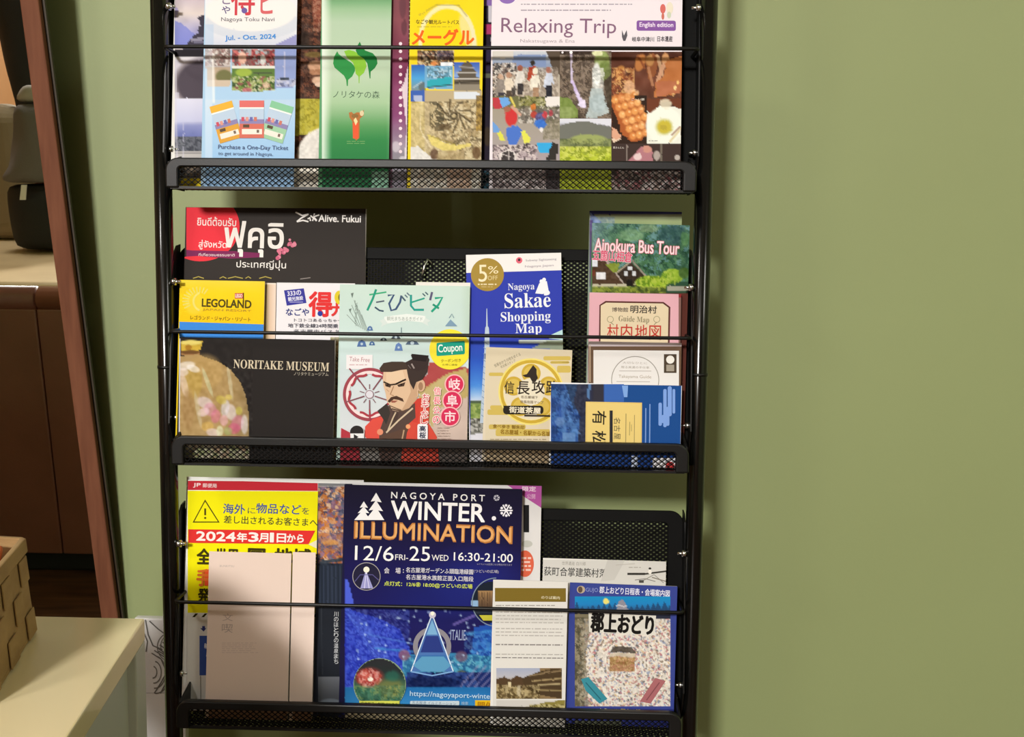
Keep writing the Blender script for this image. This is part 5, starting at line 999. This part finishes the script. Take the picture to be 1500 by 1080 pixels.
q = Pic(519, 965, 594, 1042, 1.6, '2c3434', 16).grad([(965, '2c2c30'), (985, '283030'), (1008, '3c7058'), (1040, '28483c')]).ell(541, 992, 19, 13, 'a03c38', soft=.6).ell(536, 992, 10, 8, 'c86c60', .7, soft=.6).speck(['e09488', '8c2c2c', 'c85c50', 'e8c0b8'], 3.2, .55, None, .2, ((((q.X if False else 0)) if False else 1)) if False else None) if False else Pic(519, 965, 594, 1042, 1.6, '2c3434', 16)
q.grad([(965, '2c2c30'), (985, '283030'), (1008, '3c7058'), (1040, '28483c')]).ell(541, 992, 19, 13, 'a03c38', soft=.6).ell(536, 992, 10, 8, 'c86c60', .7, soft=.6)
q.speck(['e09488', '8c2c2c', 'c85c50', 'e8c0b8'], 3.2, .55, None, .2, q.emask(541, 993, 19, 14)).ell(543, 995, 4, 3, 'f0e8d8').ell(572, 1008, 20, 13, '747844', .8, soft=.6).ell(575, 990, 10, 8, '2c6858', .7, soft=.6).speck(['9ca860', '4c8468', '345848'], 4, .4, (519, 1004, 594, 1040)).crop_ell(556.5, 1002.5, 36.8, 36.8); b.put(q)
b.rect(526.5, 1026.5, 585.5, 1037, 'd0d458').T('名古屋港水族館イルミネ', 529, 1028.5, 583, 1034.5, '4c5424', .01)
b.T('https://nagoyaport-winter.com', 601, 1014.5, 745, 1024, 'b4d4ec', .02, ang=.3).rrect(601, 1026.5, 673, 1033, 1.5, 'c4d4dc').T('名古屋港 イルミネーション', 604, 1027.5, 668, 1032, '5c7890', .0).T('検索', 676, 1027.5, 686, 1032.5, 'a8c8e0', .0).rect(696, 1025.5, 766, 1041, 'e4b820').T('開催', 700, 1028, 723, 1039, 'a8700c', .03)

b = Sheet('leaflet', 'grey-white village map leaflet with black characters behind the white timetable', G3, 2, 1, 795.5, 976, 817.5, tilt=-.6, base='e6e4de')
b.rect(795, 820, 977, 1090, 'd0cec8', 1.5).T('世界遺産 白川郷', 823, 823, 858, 828.5, '908c84', .0).T('荻町合掌建築村落', 797, 832, 889, 845, '3c3c3a', .015, ang=.6)
b.poly([(890, 820), (915, 822), (900, 850), (880, 852)], 'c4c2bc').line([(919, 841), (945, 841)], 3.2, '34322e').line([(945, 841), (976, 837)], 2.4, '3c3a34').disc(952, 838, 2.6, 3.4, 'e8e4dc').disc(952, 833, 2, 1.6, '34322e').line([(930, 850), (945, 848), (960, 852)], 1, '74706a').line([(940, 852), (958, 842), (972, 854)], 1.2, '908c84').dash(921, 830, 940, 833, 1, 'a8a49c', 3).rect(936, 850, 943, 854, '4c4844').line([(955, 846), (976, 852)], 1.4, '80786c').line([(902, 828), (930, 826)], .9, 'b4b0a8')

b = Sheet('leaflet', 'white timetable leaflet with a gold header band and riverside house photos', G3, 2, 4, 722.5, 832, 849.5, tilt=-.5, base='e8e6e0', thick=.0025)
b.rect(722, 851, 833, 1092, 'dedcd6').rect(725, 861.5, 829, 881.5, '7c6828', .5).T('のりば案内', 793, 873.5, 820, 878, 'e0d8b8', .02).dash(726, 886, 822, 888.5, 1, '8c8880', 2)
for i, (y0, y1, n, c) in enumerate(((895, 915, 4, 'bab6b0'), (919, 934, 3, 'b4b0aa'), (942, 948, 1, '8c8884'), (957, 961, 1, 'a8a49e'), (962, 966, 1, '6c6864'))): b.dash(726, y0, 826, y1, n, c, 10+i, .3, .95, .8)
p = Pic(727, 979, 823, 1024, 1.5, '8c7450', 17).grad([(979, 'a4acc4'), (992, 'b8b8c0'), (1000, '9c8c70')], (727, 979, 790, 1002)).poly([(727, 995), (738, 992), (748, 996), (756, 990), (768, 994), (772, 1008), (727, 1006)], '54402c').poly([(764, 994), (790, 984), (812, 979), (823, 981), (823, 1024), (790, 1018), (770, 1008)], '4c3c28').line(776, 990, 820, 983, 2, '8c7858').line(780, 998, 822, 994, 2.4, 'a08c64').line(782, 1004, 820, 1002, 2.6, 'c0b084', .8).line(786, 1011, 822, 1012, 2, '98865c').poly([(727, 1006), (770, 1008), (800, 1024), (727, 1024)], '84704c').speck(['a4946c', '5c4c30', 'c8b888', '40341c'], 3, .6, (727, 1004, 790, 1024)).ell(760, 1012, 3, 8, 'd8ccac', .7).ell(742, 1010, 2, 7, 'b8a880', .7).rect(744, 1000, 748, 1006, 'd8c8a0')
b.put(p)
p = Pic(727, 1026, 829, 1050, 1.7, 'd0ccc4', 18).poly([(755, 1046), (770, 1036), (800, 1029), (829, 1026), (829, 1050), (750, 1050)], '8c8040').speck(['5c5028', 'a89c60', '403818', 'c8bc8c'], 3, .7, (775, 1032, 829, 1050)).poly([(735, 1046), (765, 1034), (760, 1046)], 'a8a69c'); b.put(p)
b.rect(722, 1050, 833, 1092, 'c8c4ba')

b = Sheet('brochure', 'blue dance festival programme with crowds circling a wooden stage, at the right end', G3, 2, 3, 835, 992.5, 853.5, tilt=-1.0, base='34418c', thick=.003)
b.rect(833, 854, 995, 1092, '3a4690', 3)
b.disc(851, 864, 6, 5.5, 'b8a890').disc(850, 864, 3.4, 4.6, '5c4c44').T('GUJO', 858, 861.5, 876, 869, '8c98c8', .0).T('郡上おどり日程表・会場案内図', 878, 862, 981, 872, 'e0e2f0', .035, ang=1)
p = Pic(842, 874, 982, 1035, 1.15, 'ccc4b8', 19).grad([(874, '1c8cc4'), (886, '2480c0'), (894, '2c5c8c')], (842, 874, 982, 896))
for i in range(18): x = 845+i*8; p.poly([(x-5, 896), (x, 881+(i*7) % 8), (x+5, 896)], '24446c', .8)
p.ell(888, 881, 4.6, 4.6, 'e8dc78').poly([(903, 894), (906, 882), (911, 878), (916, 882), (919, 894)], '8c8c98').line(904, 888, 918, 888, 1.5, 'd0d0d4').rect(842, 895, 982, 908, '2c3040').rect(842, 900, 862, 1035, '7c745c').rect(842, 905, 982, 1035, 'd0c8bc', .0)
cw = ((p.Y > 907) & (p.X > 850)).astype(float); p.mix(cw, 'dcd6cc')
rr = np.hypot((p.X-913), (p.Y-968)*.95)
p.speck(['54648c', 'b86c6c', 'd8b478', '3c3c44', 'e8e4dc', '8c6c58', '7c8cb4', 'a84c5c', 'e8e0d4', '60503c'], 2.3, .62, None, .42, cw)
for r0 in range(26, 110, 11): p.mix(np.clip(1.6-np.abs(rr-r0), 0, 1)*cw, 'e8e2d8', .75)
p.poly([(845, 905), (868, 905), (858, 960), (862, 1035), (842, 1035), (842, 905)], '6c6450', .55).speck(['54503c', '8c8468', '3c3c30', 'a49c84'], 3.5, .6, (842, 905, 856, 1035))
p.poly([(893, 956), (900, 947), (925, 948), (931, 957)], '5c544c').rect(893, 957, 930, 984, 'b0905c').rect(893, 957, 930, 963, 'c8bca8').rect(893, 970, 930, 973, '8c6c3c').rect(893, 973, 930, 984, 'a8845c').speck(['8c6c44', 'd0b488', 'b87c6c'], 2.6, .5, (894, 962, 930, 984))
b.put(p)
b.poly([(862, 898), (961, 902), (959, 931), (863, 926)], 'dcdad0').T('郡上おどり', 866, 900.5, 957, 928, '1c1a18', .085, ang=1)
b.poly([(851, 995), (862, 992), (890, 1024), (878, 1031), (858, 1012)], '3c8c9c').poly([(960, 993), (975, 998), (953, 1031), (937, 1028)], 'a8686c').line([(858, 1000), (880, 1025)], 1.6, '2c6474').line([(966, 1000), (947, 1026)], 1.6, '804c50')
b.rect(833, 1037, 995, 1092, '2c3478', 2).T('ようこそ！', 877, 1038.5, 908, 1045, 'e0dca8', .03).T('郡上八幡', 909, 1039, 938, 1046, 'e4c850', .03).T('へ', 940, 1040.5, 947, 1046, 'e0dca8', .03).rect(842, 1056, 910, 1092, '545848')

b = Sheet('leaflet', 'pale pink folded leaflet with faint vertical characters, front left of the bottom shelf', G3, 2, 4, 306.5, 427, 808, tilt=-.3, base='e4d0c4', thick=.002, matte=True)
b.rect(306, 809, 428, 1090, 'e4cfc2').T('文', 326, 899, 341, 910, 'b8a49c', .0).T('喫', 325, 914, 341, 927, 'b0a098', .0).T('BUNKITSU', 322, 828, 343, 831, 'b8a8a0', .0).dash(325, 941, 380, 958, 6, 'd2bdb4', 3, .35, .8).rect(306, 1040, 428, 1090, '9c7c64')
b = Sheet('leaflet', 'narrow pale pink leaflet panel right of the folded pink one', G3, 2, 4, 429, 462.5, 809, tilt=-.3, base='e8d4c8', thick=.002, matte=True)
b.rect(429, 810, 463, 1090, 'e8d4c8').rect(429, 1040, 463, 1090, '9c7c64')
for s_ in SHEETS: s_.finish()
# grey wave print on the white box (flat print on its front)
class Box_print:
    pass
wp = Sheet.__new__(Sheet); wp.p0 = np.array([0, .0996, 0.0]); wp.n = np.array([0, -1.0, 0]); wp.U = np.array([1.0, 0, 0]); wp.V = np.array([0, 0, 1.0])
wp.W = float(b1[0]-b0[0]); wp.H = bz; wp.O = np.array([b0[0], .0996, 0.0]); wp.k = wp.W/73.0; wp.v, wp.c, wp.f, wp.nv, wp.lay = [], [], [], 0, 0
wp.rect(196, 1015, 275, 1016, 'b8b8b8')
for i in range(5):
    wp.line([(240+i*9-14, 1016), (236+i*9, 1000-i*3), (244+i*7, 985-i*6), (236+i*5, 966-i*3), (222+i*4, 957-i*4)], 1.8, '74726e')
for i in range(4):
    wp.ring(224+i*1.5, 985, 5+i*5, 6.3+i*5, '7c7a74', n=24, a0=-80, a1=95, ky=1.5); wp.ring(252, 942+i*2, 6+i*5, 7.2+i*5, '7c7a74', n=24, a0=120, a1=330)
wp.line([(213, 908), (217, 930), (224, 946), (238, 952)], 1.8, '74726e'); wp.line([(219, 910), (232, 922), (243, 930), (246, 945)], 1.8, '74726e'); wp.line([(210, 925), (216, 940), (214, 955)], 1.6, '74726e')
me = bpy.data.meshes.new('wave_print'); me.from_pydata(np.concatenate(wp.v).tolist(), [], wp.f)
ca = me.color_attributes.new('ink', 'FLOAT_COLOR', 'POINT'); cc_ = np.concatenate(wp.c); ca.data.foreach_set('color', np.column_stack([cc_, np.ones(len(cc_))]).astype(np.float32).ravel()); me.materials.append(M['inkmatte'])
o = bpy.data.objects.new('wave_print', me); COL.objects.link(o)
o.matrix_world = Matrix([[1, 0, 0, b0[0]], [0, 0, -1, .0996], [0, 1, 0, 0], [0, 0, 0, 1]])
mwk = o.matrix_world.copy(); r_ = bpy.data.objects.get('printed_board'); o.parent = r_; o.matrix_parent_inverse = Matrix.Translation(r_.location).inverted()
print('objects', len(SC.objects), 'tris', sum(len(m.polygons) for m in bpy.data.meshes))
